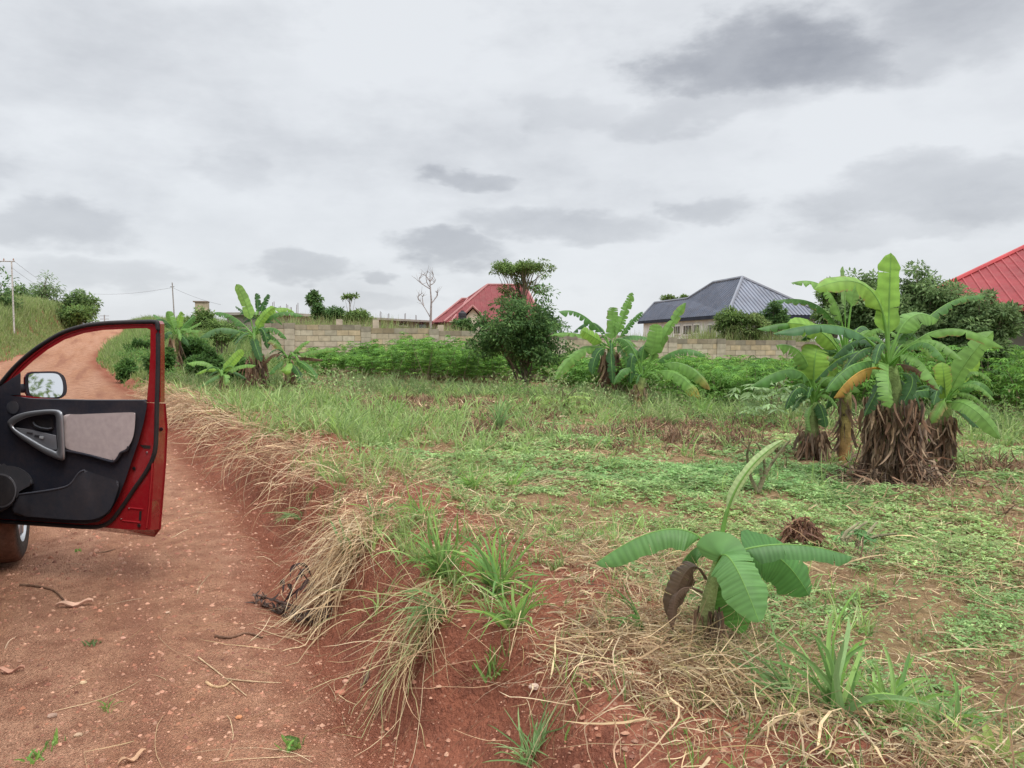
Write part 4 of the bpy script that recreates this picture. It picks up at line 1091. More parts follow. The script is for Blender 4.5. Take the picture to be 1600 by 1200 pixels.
banana('right banana plant of the middle pair, bare brown stem and long arching leaves', b5, P(1004, 590, b5.y), [
    (1020, 545, -.1, 1026, 506, -.1, .44, dict(col=LG, tear=.1, fold=15, ori=1.0, pet=.4)),
    (1038, 525, 0, 1072, 473, 0, .34, dict(col=LG, tear=.55, fold=28, ori=.9, pet=.2)),
    (985, 540, .2, 962, 530, .3, .5, dict(col=MG, tear=.5, fold=45, ori=.4)),
    (1010, 535, 0, 1045, 520, .1, .5, dict(col=MG, tear=.6, fold=50, ori=.2)),
    (1055, 548, -.2, 1103, 556, -.3, .42, dict(col=MG, tear=.75, fold=60, ori=.2)),
    (1062, 568, -.3, 1110, 610, -.5, .50, dict(col=LG, tear=.55, fold=42, ori=.4, pet=.25, tip=(.30, .17, .05))),
    (1052, 582, -.5, 1094, 625, -.8, .50, dict(col=LG, tear=.5, fold=40, ori=.5, pet=.25, tip=(.40, .22, .04))),
    (990, 555, -.2, 985, 600, -.3, .35, dict(col=DG, tear=.5, fold=45, ori=.5)),
    (980, 575, -.3, 960, 600, -.4, .35, dict(col=MG, tear=.5, fold=45, ori=.4)),
    (1005, 540, .3, 1030, 560, .4, .5, dict(col=DG, tear=.5, fold=45))],
    rb=.11, rt=.08, rags=50, ragL=.3, ragw=.05, seed=6, ragz=.8, stemcol=(.36, .20, .11))
# -- left group
b6 = gp(402, 610)
banana('tall banana plant left of the wall with one long pale leaf standing up', b6, P(397, 525, b6.y), [
    (386, 480, 0, 369, 444, 0, .34, dict(col=(.19, .34, .08), tear=.03, fold=14, ori=1.0, pet=.28)),
    (410, 497, 0, 429, 480, 0, .34, dict(col=BG, tear=.3, fold=25, ori=.8, pet=.2)),
    (430, 490, .2, 475, 494, .3, .38, dict(col=MG, tear=.8, fold=55, ori=.2)),
    (425, 512, -.2, 448, 530, -.3, .38, dict(col=MG, tear=.8, fold=50)),
    (350, 512, -.3, 312, 528, -.5, .46, dict(col=(.10, .20, .08), tear=.45, fold=55, ori=.2)),
    (365, 495, .2, 335, 488, .3, .4, dict(col=MG, tear=.8, fold=50)),
    (398, 535, -.4, 408, 565, -.6, .4, dict(col=DG, tear=.4, fold=40, ori=.6)),
    (410, 515, -.2, 418, 545, -.3, .4, dict(col=DG, tear=.5, fold=40, ori=.6)),
    (425, 485, .3, 460, 488, .5, .36, dict(col=BG, tear=.6, fold=35, ori=.4)),
    (378, 530, -.2, 365, 560, -.3, .3, dict(col=PG, tear=.7, fold=55, ori=.4))],
    rb=.12, rt=.08, rags=200, ragL=.55, ragw=.05, seed=7, ragz=.65, ragr=.2)
b7 = gp(350, 622)
banana('small banana plant in front of the left group with a yellow-green upright leaf', b7, P(346, 584, b7.y), [
    (362, 565, 0, 380, 547, 0, .28, dict(col=BG, tear=.05, fold=20, ori=.9, pet=.12)),
    (372, 572, -.1, 400, 571, -.2, .26, dict(col=LG, tear=.2, fold=45, ori=.3)),
    (322, 566, -.1, 293, 568, -.2, .28, dict(col=LG, tear=.1, fold=45, ori=.3)),
    (333, 590, -.2, 306, 608, -.4, .26, dict(col=MG, tear=.7, fold=45, ori=.4)),
    (330, 575, .1, 305, 585, .1, .24, dict(col=BG, tear=.3, fold=45)),
    (352, 590, -.3, 352, 602, -.4, .24, dict(col=LG, tear=.6, fold=35, ori=.7)),
    (365, 580, .1, 385, 592, .1, .22, dict(col=DG, tear=.4, fold=45))],
    rb=.05, rt=.035, rags=40, ragL=.22, ragw=.03, seed=8, stemcol=(.25, .15, .09))
c8 = P(276, 522, 25); g8 = Vector((c8.x - .1, 25, H(c8.x, 25)))
banana('banana plant beside the car door frame, deep in green bushes', g8, c8, [
    (268, 503, 0, 262, 486, 0, .42, dict(col=LG, tear=.3, fold=30, ori=.7)),
    (258, 503, 0, 240, 491, 0, .38, dict(col=MG, tear=.5, fold=40)),
    (290, 507, 0, 304, 494, 0, .4, dict(col=MG, tear=.4, fold=35, ori=.6)),
    (296, 512, 0, 314, 503, 0, .36, dict(col=LG, tear=.5, fold=40)),
    (296, 516, -.2, 314, 517, -.3, .36, dict(col=LG, tear=.5, fold=50)),
    (262, 518, -.3, 252, 535, -.4, .42, dict(col=DG, tear=.4, fold=45)),
    (285, 525, -.3, 296, 540, -.4, .36, dict(col=DG, tear=.4, fold=45)),
    (280, 500, .1, 285, 488, .1, .34, dict(col=BG, tear=.3, fold=30, ori=.8))],
    rb=.13, rt=.09, rags=90, ragL=.5, ragw=.06, seed=9, stemcol=(.3, .18, .1))
b9 = gp(454, 612)
banana('low banana plant right of the left group with drooping brown-edged leaves', b9, P(450, 560, b9.y), [
    (432, 535, 0, 413, 532, 0, .36, dict(col=LG, tear=.3, fold=50, ori=.3, edge=(.25, .15, .07))),
    (468, 540, 0, 484, 533, 0, .34, dict(col=LG, tear=.7, fold=50)),
    (490, 548, -.3, 526, 543, -.5, .3, dict(col=LG, tear=.3, fold=50, ori=.3)),
    (478, 572, -.4, 494, 594, -.6, .34, dict(col=MG, tear=.3, fold=40, ori=.5)),
    (432, 570, -.2, 420, 585, -.3, .34, dict(col=MG, tear=.3, fold=45)),
    (448, 573, -.5, 445, 585, -.6, .34, dict(col=BG, tear=.1, fold=20, ori=.9)),
    (470, 558, -.1, 505, 562, -.1, .26, dict(col=BR, tear=.9, fold=70)),
    (430, 553, 0, 412, 568, 0, .26, dict(col=BR, tear=.9, fold=70)),
    (465, 580, -.3, 470, 600, -.5, .3, dict(col=DG, tear=.4, fold=40))],
    rb=.1, rt=.07, rags=90, ragL=.4, ragw=.05, seed=10)
c10 = P(404, 500, 29); g10 = Vector((c10.x, 29, H(c10.x, 29)))
banana('dark banana plant standing behind the tall one left of the wall', g10, c10, [
    (402, 475, 0, 400, 458, 0, .4, dict(col=DG, tear=.6, fold=35, ori=.8)),
    (412, 475, 0, 420, 460, 0, .4, dict(col=DG, tear=.6, fold=35, ori=.7)),
    (390, 482, 0, 380, 470, 0, .4, dict(col=DG, tear=.6, fold=40)),
    (388, 490, 0, 368, 478, 0, .36, dict(col=DG, tear=.7, fold=45)),
    (418, 485, 0, 432, 480, 0, .4, dict(col=DG, tear=.7, fold=45)),
    (395, 495, 0, 380, 505, 0, .4, dict(col=DG, tear=.5, fold=45)),
    (412, 495, 0, 428, 505, 0, .4, dict(col=DG, tear=.5, fold=45))],
    rb=.14, rt=.1, seed=11)
# -- young plant in the foreground
bf = gp(1088, 1012)
dF = bf.y
yp = banana('young foreground banana plant with a pale rolled spear leaf and limp dark leaves', bf, P(1124, 872, dF), [
    (1150, 765, .0, 1224, 688, .03, .045, dict(col=(.34, .44, .20), tear=0, fold=40, ori=.9, pet=.35, rib=.007, start=(1126, 880, 0))),
    (1050, 826, .0, 931, 880, -.03, .165, dict(col=(.11, .24, .07), tear=.05, fold=58, ori=.15, pet=.24, rib=.006)),
    (1222, 850, .0, 1332, 870, .02, .13, dict(col=(.10, .22, .075), tear=.12, fold=66, ori=.1, pet=.2, rib=.006, start=(1124, 872, 0))),
    (1198, 862, .10, 1264, 930, .12, .22, dict(col=(.07, .19, .045), tear=.08, fold=30, ori=.6, pet=.28, rib=.006)),
    (1140, 872, -.16, 1186, 972, -.30, .18, dict(col=(.13, .28, .085), tear=.04, fold=24, ori=.62, pet=.1, rib=.006, start=(1120, 892, -.03))),
    (1138, 905, .03, 1158, 990, .02, .17, dict(col=(.07, .18, .035), tear=.05, fold=20, ori=.8, pet=.18, rib=.005, start=(1118, 890, 0))),
    (1096, 853, .10, 1066, 880, .16, .14, dict(col=(.09, .21, .06), tear=.2, fold=45, ori=.3, rib=.005)),
    (1150, 848, .12, 1178, 880, .22, .16, dict(col=(.12, .27, .06), tear=.1, fold=35, ori=.5, rib=.005)),
    (1075, 890, -.02, 1045, 965, -.02, .15, dict(col=(.13, .09, .06), tear=.3, fold=60, ori=.5, rib=.004, start=(1104, 905, 0), label='dead curled brown leaf hanging down')),
    (1165, 905, .03, 1192, 960, .05, .15, dict(col=(.12, .075, .05), tear=.3, fold=65, ori=.4, rib=.004, start=(1120, 890, 0), label='dead curled brown leaf hanging down')),
    (1060, 925, -.03, 1052, 985, -.05, .07, dict(col=(.15, .10, .07), tear=.3, fold=65, ori=.4, rib=.004, start=(1098, 925, 0), label='dead curled brown leaf hanging down'))],
    rb=.034, rt=.017, rags=34, ragL=.16, ragw=.02, seed=12, ragz=.45, stemcol=(.24, .20, .10))

# ------------------------------------------------------------------ trees and shrubs
def tree(name, label, cat, base, cc, rad, ncl, nleaf, ls, cols, tr=.1, multi=1, crad=.33, group=None, flat=0, lw=.45, lean=0, barkc=(.20, .16, .12), seed=0, vis=1.0, lower=-1):
    """base point, crown centre, crown radii; clusters of leaves carried by tapering limbs"""
    rg = np.random.default_rng(seed + 5)
    base = Vector(base); cc = Vector(cc)
    root = thing(name, label, cat, tuple(base), group)
    q = rg.normal(size=(ncl, 3)); q /= np.linalg.norm(q, axis=1)[:, None]
    q *= (rg.random((ncl, 1)) ** .45)
    q[:, 2] = np.where(q[:, 2] < lower, -q[:, 2], q[:, 2])
    q *= 1 + .18 * rg.normal(size=(ncl, 1))
    cl = q * np.array(rad) + np.array(tuple(cc))
    mr = max(rad)
    tk = MB()
    fork = base.lerp(cc, .35 if multi == 1 else .12)
    stems = []
    if multi == 1:
        tk.tube(bez(base - Vector((0, 0, .1)), (base + fork) / 2 + Vector((.1 * tr * 3, 0, 0)), fork, 6), np.linspace(tr * 1.15, tr * .8, 6), 9, barkc)
        tk.tube(bez(fork, (fork + cc) / 2 + Vector((rg.uniform(-.1, .1) * mr, 0, 0)), cc, 6), np.linspace(tr * .8, tr * .3, 6), 8, barkc)
    for i in range(ncl):
        e = Vector(cl[i])
        if multi > 1:
            s_ = base + Vector((rg.uniform(-1, 1) * tr * 2, rg.uniform(-1, 1) * tr * 2, -.05)); r0 = tr * .45
            if i > multi: s_ = Vector(cl[rg.integers(0, multi)]).lerp(base, .4); r0 = tr * .2
        else:
            s_ = fork.lerp(cc, rg.uniform(0, .9)); r0 = tr * .4
        m_ = s_.lerp(e, .5) + Vector((0, 0, rg.uniform(-.05, .1) * mr))
        tk.tube(bez(s_, m_, e, 6), np.linspace(r0, r0 * .2, 6), 5, barkc, cap=False)
    tk.build('trunk', M_BARK, root, smooth=True)
    fm = MB(); N_ = ncl * nleaf
    k = np.repeat(np.arange(ncl), nleaf)
    cr = mr * crad * rg.uniform(.6, 1.25, ncl)
    o = rdir(N_) * (RNG.random((N_, 1)) ** .5) * cr[k][:, None]; o[:, 2] *= .65 if flat == 0 else flat
    pos = cl[k] + o
    d = norm(o) + .8 * rdir(N_) + np.array([0, 0, -.15])
    nr = np.array([0, -.1, 1]) + .6 * rdir(N_)
    c = palette(N_, cols, .16)
    tone = rg.uniform(.8, 1.2, ncl)[k][:, None]
    leaves(fm, pos, d, nr, ls * RNG.uniform(.6, 1.25, N_), ls * lw * RNG.uniform(.7, 1.2, N_), .12, c * tone)
    fm.build('foliage', M_LEAF, root)
    return root
def gz(px, d): 
    p = P(px, 527, d); return Vector((p.x, p.y, H(p.x, p.y)))
SH = [(.06, .13, .04), (.095, .18, .055), (.05, .105, .035), (.13, .22, .07)]
OLV = [(.10, .17, .05), (.14, .22, .06), (.08, .14, .04), (.18, .26, .08)]
# round shrub in the middle
gs = gp(818, 606)
tree('shrub', 'big round dark green shrub with many thin stems in the middle of the field', 'shrub', gs, P(814, 524, gs.y), (1.45, 1.35, 1.05), 120, 130, .13, SH, .10, 9, .26, lw=.5, seed=1, lower=-.9)
# flat topped tree far behind
d = 46; t0 = gz(808, d)
tr1 = tree('tree', 'slender tree with a flat spreading crown behind the round shrub', 'tree', t0, P(821, 418, d), (1.85, 1.5, .34), 46, 100, .17, OLV, .10, 1, .2, lw=.5, seed=2)
lowc = MB(); n = 1500
cl = np.array([tuple(P(px, py, d)) for px, py in ((800, 460), (790, 452), (812, 468), (830, 447), (785, 470), (845, 452), (800, 478), (812, 440))])
k = RNG.integers(0, len(cl), n); o = rdir(n) * RNG.random((n, 1)) ** .5 * .45; o[:, 2] *= .6
leaves(lowc, cl[k] + o, norm(o) + .8 * rdir(n), np.array([0, 0, 1]) + .6 * rdir(n), .17, .08, .12, palette(n, OLV)); lowc.build('lower_foliage', M_LEAF, tr1)
# bare tree
def bare():
    d = 44; b = gz(672, d); root = thing('bare_tree', 'leafless thin pale tree between the concrete shell and the faded red roof', 'tree', tuple(b))
    mb = MB(); top = P(672, 425, d); c = (.30, .26, .25)
    mb.tube([b, P(673, 500, d), P(674, 470, d), P(672, 445, d), top], [.09, .07, .05, .03, .012], 7, c)
    for (a, m, e) in (((673, 497), (663, 480), (651, 462)), ((674, 474), (682, 463), (684, 454)), ((673, 452), (660, 444), (648, 434)), ((672, 445), (678, 442), (681, 436)), ((673, 450), (666, 438), (668, 423)), ((662, 478), (660, 465), (663, 460)), ((660, 444), (655, 436), (660, 430)), ((672, 440), (666, 432), (660, 428)), ((672, 440), (677, 431), (675, 424)), ((656, 470), (653, 464), (660, 458)), ((680, 466), (684, 460), (680, 455))):
        mb.tube(bez(P(*a, d), P(*m, d + .3), P(*e, d), 6), np.linspace(.035, .008, 6), 5, c)
        for q in range(4):
            p0_ = P(*m, d).lerp(P(*e, d), q / 4); mb.tube([p0_, p0_ + Vector((random.uniform(-.35, .35), random.uniform(-.3, .3), random.uniform(.1, .45)))], [.012, .004], 4, c, cap=False)
    mb.build('trunk', M_BARK, root)
bare()
def simple(px, py0, py1, rx, d, label, cols=SH, name='tree', cat='tree', ncl=26, nl=80, ls=.2, multi=1, tr=.08, group=None, seed=0, crad=.34, base=None, lower=-1, lw=.45):
    """crown filling rows py0..py1, half width rx pixels"""
    cy = (py0 + py1) / 2
    b = gz(base or px, d); s = d / F
    return tree(name, label, cat, b, P(px, cy, d), (rx * s * .85, rx * s * .75, (py1 - py0) / 2 * s * .85), ncl, nl, ls, cols, tr, multi, crad, group, lw=lw, seed=seed, lower=lower)
GB = 'shrubs and small trees beyond the wall'
simple(490, 450, 480, 13, 44, 'small dark tree with a clumpy double crown above the wall', ncl=18, nl=70, ls=.2, seed=3, group=GB)
simple(497, 475, 498, 20, 42, 'dark bush at the foot of the small clumpy tree above the wall', name='shrub', cat='shrub', ncl=16, nl=70, seed=4, group=GB, multi=4)
simple(520, 478, 500, 22, 42, 'dark bush with a raised tip right of the small clumpy tree', name='shrub', cat='shrub', ncl=18, nl=70, seed=5, group=GB, multi=4)
simple(560, 484, 502, 28, 42, 'low green bush under the thin umbrella-shaped sapling', OLV, 'shrub', 'shrub', 22, 70, .2, 4, seed=6, group=GB)
simple(546, 460, 467, 11, 44, 'thin sapling with a small umbrella of leaves above the wall', OLV, ncl=9, nl=28, ls=.2, tr=.04, seed=7, group=GB)
simple(722, 496, 520, 24, 40, 'low bush in front of the black water tank', SH, 'shrub', 'shrub', 18, 70, .2, 4, seed=8, group=GB)
simple(1140, 478, 532, 30, 36, 'light green bush behind the wall below the grey hip roof corner', OLV, 'shrub', 'shrub', 34, 90, .17, 5, seed=9, group=GB)
simple(1172, 482, 530, 26, 35.6, 'loose yellowish bush behind the wall in front of the grey roof', [(.16, .24, .07), (.22, .28, .10), (.12, .18, .06)], 'shrub', 'shrub', 26, 70, .17, 5, seed=10, group=GB)
simple(1207, 466, 524, 26, 37, 'dark bush behind the wall at the right end of the grey roof', SH, 'shrub', 'shrub', 34, 90, .17, 5, seed=11, group=GB)
simple(1045, 460, 472, 14, 75, 'far crown peeping over the low ridge of the grey roof', OLV, ncl=10, nl=60, ls=.3, seed=12, group=GB)
simple(1068, 462, 470, 8, 76, 'far small tuft of crown beside the grey roof ridge', OLV, ncl=8, nl=50, ls=.3, seed=13, group=GB)
GR = 'trees behind the right banana clump'
TG = [(.13, .205, .08), (.17, .25, .10), (.10, .17, .065), (.21, .29, .13)]
simple(1302, 428, 520, 30, 24, 'small yellow-green tree left of the upright banana spear leaf', OLV, ncl=40, nl=110, ls=.14, seed=14, group=GR, tr=.1)
simple(1352, 405, 560, 42, 19, 'leafy tree directly behind the tall upright banana leaf', TG, ncl=75, nl=150, ls=.13, seed=15, group=GR, tr=.12, crad=.28)
simple(1448, 408, 600, 66, 18, 'broad bushy tree right of the tall upright banana leaf', TG, ncl=130, nl=170, ls=.12, seed=16, group=GR, tr=.14, multi=8, crad=.24)
simple(1535, 452, 590, 55, 17, 'spreading bushy tree in front of the bright red roof', TG, ncl=90, nl=150, ls=.12, seed=17, group=GR, tr=.12, multi=7, crad=.26)
GL = 'trees on the rise left of the road'
simple(-22, 415, 560, 38, 52, 'dark tree cut off by the left edge of the photo beside the pole', SH, ncl=60, nl=120, ls=.3, seed=18, group=GL, tr=.2)
simple(30, 440, 500, 26, 72, 'grey-green bushy tree just right of the wooden power pole', TG, ncl=30, nl=110, ls=.36, seed=19, group=GL, tr=.2)
simple(65, 432, 500, 26, 74, 'taller feathery tree in the left group with twigs sticking out', TG, ncl=34, nl=60, ls=.4, seed=20, group=GL, tr=.2, crad=.42, lw=.25)
simple(126, 453, 500, 30, 76, 'round dense tree nearest the crest of the road', [(.13, .21, .07), (.09, .16, .05), (.17, .25, .09)], ncl=34, nl=75, ls=.36, seed=21, group=GL, tr=.2)
simple(96, 468, 505, 22, 78, 'low dark tree between the feathery tree and the round one', SH, ncl=24, nl=90, ls=.36, seed=22, group=GL, tr=.15)
simple(118, 476, 508, 36, 70, 'low pale bush hiding the trunk of the round tree by the road crest', OLV, 'shrub', 'shrub', 34, 80, .34, 5, seed=23, group=GL)
# bushes on the rise right of the road
simple(316, 481, 520, 26, 44, 'pale bush hiding the foot of the square block hut', OLV, 'shrub', 'shrub', 30, 80, .2, 6, seed=29, group='bushes right of the road behind the car door')
GM = 'bushes right of the road behind the car door'
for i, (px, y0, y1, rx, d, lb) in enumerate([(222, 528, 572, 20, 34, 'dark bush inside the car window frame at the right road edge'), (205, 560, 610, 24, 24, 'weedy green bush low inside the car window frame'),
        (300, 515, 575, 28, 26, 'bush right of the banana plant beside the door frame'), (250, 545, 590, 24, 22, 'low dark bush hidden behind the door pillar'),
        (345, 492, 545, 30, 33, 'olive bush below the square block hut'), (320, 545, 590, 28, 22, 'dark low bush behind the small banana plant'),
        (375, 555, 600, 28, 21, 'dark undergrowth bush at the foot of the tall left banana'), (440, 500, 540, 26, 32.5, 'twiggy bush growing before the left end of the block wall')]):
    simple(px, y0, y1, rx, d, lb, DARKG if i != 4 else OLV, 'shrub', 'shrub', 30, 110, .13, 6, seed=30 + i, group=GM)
# ------------------------------------------------------------------ uncountable ground vegetation
def gauss(px, py, L):
    w = np.zeros(len(px))
    for (cx, cy, rx, ry, a) in L: w = np.maximum(w, a * np.exp(-(((px - cx) / rx) ** 2 + ((py - cy) / ry) ** 2)))
    return w
COV = [(1000, 745, 420, 50, 1), (830, 693, 230, 22, 1), (1300, 800, 330, 70, 1), (1520, 990, 150, 60, 1.1), (1480, 860, 220, 70, .9), (700, 790, 220, 40, .6), (1150, 960, 150, 50, .6),
       (1500, 720, 150, 20, .9), (1240, 700, 160, 22, .9), (980, 860, 160, 40, .5), (1350, 940, 150, 50, .6), (1050, 1160, 160, 40, .45), (1500, 1150, 150, 60, .7), (1200, 1130, 260, 70, .8), (1100, 1050, 150, 60, .6), (860, 960, 120, 60, .8), (760, 900, 120, 60, .7), (900, 1120, 90, 60, .6), (1420, 1080, 160, 60, .9), (620, 700, 140, 30, .5), (1290, 735, 60, 16, 1.1)]
def cover():
    n = 330000
    x, y, r_ = polar(n, 1.6, 26, 1.75)
    s, t, r, l, px, py = regs(x, y)
    w = gauss(px, py, COV)
    f = fbm(x, y, 1.1, 4, 40) * .6 + fbm(x, y, 4, 2, 41) * .4
    p = np.clip((f - (.60 - .26 * np.minimum(w, 1.1))) * 7, 0, 1) * (.25 + .75 * np.minimum(w, 1)) + .05
    p *= sstep((r - .75) / .7)
    p *= np.where(r_ > 17, .4, 1)
    ok = RNG.random(n) < p
    x, y, r_, w = x[ok], y[ok], r_[ok], w[ok]; n = len(x)
    sc = np.clip(r_ / 3.6, 1, 4.2)
    bump = np.clip(fbm(x, y, 2.2, 3, 44) - .35, 0, 1) * .22 * np.clip(w, .2, 1)
    pos0 = gpts(x, y) + np.stack([0 * x, 0 * x, .006 + RNG.random(n) ** 1.3 * (.02 + bump)], -1)
    a0 = RNG.uniform(0, 6.28, n); c = palette(n, COVER, .22)
    yel = fbm(x, y, .6, 3, 47)[:, None]; c = c * (1 + (yel - .5) * np.array([.6, .2, .2]))
    mb = MB()
    for k in range(3):
        a = a0 + k * 2.1 + RNG.uniform(-.3, .3, n)
        d = np.stack([np.cos(a), np.sin(a), RNG.uniform(-.35, .45, n)], -1)
        leaves(mb, pos0, d, np.array([0, 0, 1]) + .35 * rdir(n), (.010 + .014 * fbm(x, y, 1.3, 2, 48)) * sc * RNG.uniform(.6, 1.5, n), .011 * sc * RNG.uniform(.7, 1.3, n), .08, c)
    tag(mb.build('ground_cover', M_LEAF), 'low creeping clover-like weeds in pale green patches over the field', None, None, 'stuff')
    print('cover', n)
cover()
def straw():
    mb = MB()
    # litter lying over the field
    n = 165000
    x, y, r_ = polar(n, 1.5, 20, 1.9)
    s, t, r, l, px, py = regs(x, y)
    w = gauss(px, py, [(1200, 1060, 380, 100, .8), (1500, 900, 180, 40, 1.0), (560, 780, 240, 100, .9), (950, 870, 260, 50, .8), (420, 660, 160, 50, .8), (700, 960, 150, 90, .5), (1080, 1010, 180, 60, 1.2), (1420, 1180, 250, 60, .9), (1000, 690, 300, 22, .7), (1430, 765, 120, 16, 1), (620, 620, 300, 20, .5)])
    bare = gauss(px, py, [(690, 1120, 70, 80, 1), (870, 905, 60, 25, .9), (1120, 1130, 70, 25, .8), (1010, 1010, 40, 25, .5), (1200, 1180, 80, 22, .6)])
    f = fbm(x, y, 1.5, 4, 50)
    p = (np.clip((f - .50 + .12 * w) * 5, 0, 1) * .85 + .08 + .3 * np.clip(gauss(px, py, [(1250, 1080, 340, 140, .9), (1000, 930, 220, 70, 1), (1500, 900, 250, 80, .9)]), 0, 1)) * sstep((r - .25) / .3) * (1 - .9 * np.minimum(bare, 1)) * (.22 + .78 * np.minimum(w + .15, 1))
    ok = RNG.random(n) < p
    x, y, r_ = x[ok], y[ok], r_[ok]; n = len(x)
    sc = np.clip(r_ / 4.5, 1, 3)
    root = gpts(x, y, .004); root[:, 2] += RNG.random(n) ** 2 * .05
    a = RNG.uniform(0, 6.28, n)
    flow = fbm(x, y, .8, 2, 55) * 9; a = np.where(RNG.random(n) < .6, flow + RNG.normal(0, .6, n), a)
    d = np.stack([np.cos(a), np.sin(a), RNG.uniform(-.1, .5, n)], -1)
    strands(mb, root, d, RNG.uniform(.04, .2, n) + .22 * RNG.random(n) ** 3, RNG.uniform(.0015, .004, n) * sc * (1 + 1.3 * (RNG.random(n) < .15)), 5, .2, .25, palette(n, STRAW + [(.30, .20, .12), (.20, .13, .08), (.36, .30, .14)], .22), jig=.12)
    # short crumbs of chopped straw
    n = 50000
    x, y, r_ = polar(n, 1.5, 16, 1.8); s, t, r, l, px, py = regs(x, y)
    ok = RNG.random(n) < sstep((r - .4) / .5) * np.clip((fbm(x, y, 2, 3, 57) - .36) * 5, .05, 1); x, y, r_ = x[ok], y[ok], r_[ok]; n = len(x)
    a = RNG.uniform(0, 6.28, n); d = np.stack([np.cos(a), np.sin(a), RNG.uniform(-.2, .3, n)], -1)
    strands(mb, gpts(x, y, .003), d, RNG.uniform(.02, .09, n), RNG.uniform(.002, .007, n) * np.clip(r_ / 4, 1, 3), 2, .1, .3, palette(n, STRAW + BROWN, .2))
    # straw hanging over the bank
    n = 6800
    s = RNG.uniform(0, 1, n) ** .75 * 21 + 1.2
    dens = np.interp(s, [0, 1.6, 2.3, 2.9, 3.3, 4.2, 5.5, 9, 16, 22], [.1, .12, .5, .8, .12, .75, 1, 1, .9, .5]) * (.25 + 1.5 * np.clip(fbm(s, s * 0, 1.9, 3, 61) - .3, 0, 1) * 1.6)
    ok = RNG.random(n) < dens; s = s[ok]; n = len(s)
    r = RNG.normal(.45, .2, n).clip(.15, 1.3)
    x, y = xy(s, te_r(s) + r)
    root = gpts(x, y, .01); root[:, 2] += RNG.random(n) * .05
    al = RNG.normal(0, .95, n) + (fbm(s, s * 0, 1.2, 2, 63) - .5) * 3
    d = np.stack([-NN[0] + U[0] * al, -NN[1] + U[1] * al, RNG.uniform(-.1, .65, n)], -1)
    strands(mb, root, d, RNG.uniform(.12, .7, n) * np.interp(s, [2, 5, 8], [.7, .8, 1.15]), RNG.uniform(.002, .0055, n) * np.clip(s / 4.5, 1, 2.5), 8, RNG.uniform(.08, .34, n), .16, palette(n, STRAW + [(.30, .19, .12), (.40, .25, .16)], .22), jig=.12)
    # bundle spilling onto the road in the near foreground and a few long stalks across the gravel
    n = 120
    c = gp(672, 985); x = c.x + RNG.normal(0, .05, n); y = c.y + RNG.normal(0, .07, n); root = gpts(x, y, .02); root[:, 2] += RNG.random(n) * .08
    d = np.stack([-.35 + RNG.normal(0, .22, n), -.75 + RNG.normal(0, .35, n), RNG.uniform(-.1, .45, n)], -1)
    strands(mb, root, d, RNG.uniform(.12, .7, n), RNG.uniform(.002, .006, n), 10, RNG.uniform(.05, .35, n), .12, palette(n, [(.56, .46, .26), (.48, .38, .2), (.36, .25, .15), (.24, .30, .12)], .2), jig=.12)
    n = 520
    c = gp(560, 850); x = c.x + RNG.normal(0, .10, n); y = c.y + RNG.normal(0, .16, n); root = gpts(x, y, .02)
    d = np.stack([-.55 + RNG.normal(0, .3, n), -.35 + RNG.normal(0, .4, n), RNG.uniform(-.2, .4, n)], -1)
    strands(mb, root, d, RNG.uniform(.25, .6, n), RNG.uniform(.003, .007, n), 8, .3, .1, palette(n, STRAW, .15))
    n = 90
    x, y, r_ = polar(n * 6, 2.6, 8, 1.5, -36, 0); s, t, r, l, px, py = regs(x, y); ok = (r < -.02) & (r > -1.3) & (RNG.random(n * 6) < np.exp(r * 1.8)); x, y = x[ok][:n], y[ok][:n]; n = len(x)
    a = RNG.uniform(0, 6.28, n); d = np.stack([np.cos(a), np.sin(a), RNG.uniform(0, .15, n)], -1)
    strands(mb, gpts(x, y, .004), d, RNG.uniform(.1, .6, n), RNG.uniform(.002, .004, n), 7, .1, .1, palette(n, STRAW, .15))
    tag(mb.build('dry_straw', M_STRAW), 'tangled dry straw strewn on the field and hanging over the red bank', None, None, 'stuff')
straw()
def tufts(mb, x, y, nb, L, w, cols, spread=.6, grav=.28, var=.15, jit=.03, vee=0.0, nseg=5, colr=None):
    k = np.repeat(np.arange(len(x)), nb); n = len(k)
    L = np.broadcast_to(L, (len(x),))[k]; w = np.broadcast_to(w, (len(x),))[k]
    rx = x[k] + RNG.normal(0, 1, n) * jit * L / .3; ry = y[k] + RNG.normal(0, 1, n) * jit * L / .3
    a = RNG.uniform(0, 6.28, n); q = RNG.random(n) ** .7 * spread
    d = np.stack([np.cos(a) * q, np.sin(a) * q, np.ones(n)], -1)
    c = palette(n, cols, var)
    tone = RNG.uniform(.85, 1.15, (len(x), 1))[k]
    strands(mb, gpts(rx, ry, -.01), d, L * RNG.uniform(.45, 1.1, n), w * RNG.uniform(.6, 1.3, n), nseg, grav, .09, c * tone, True, False, vee=vee)
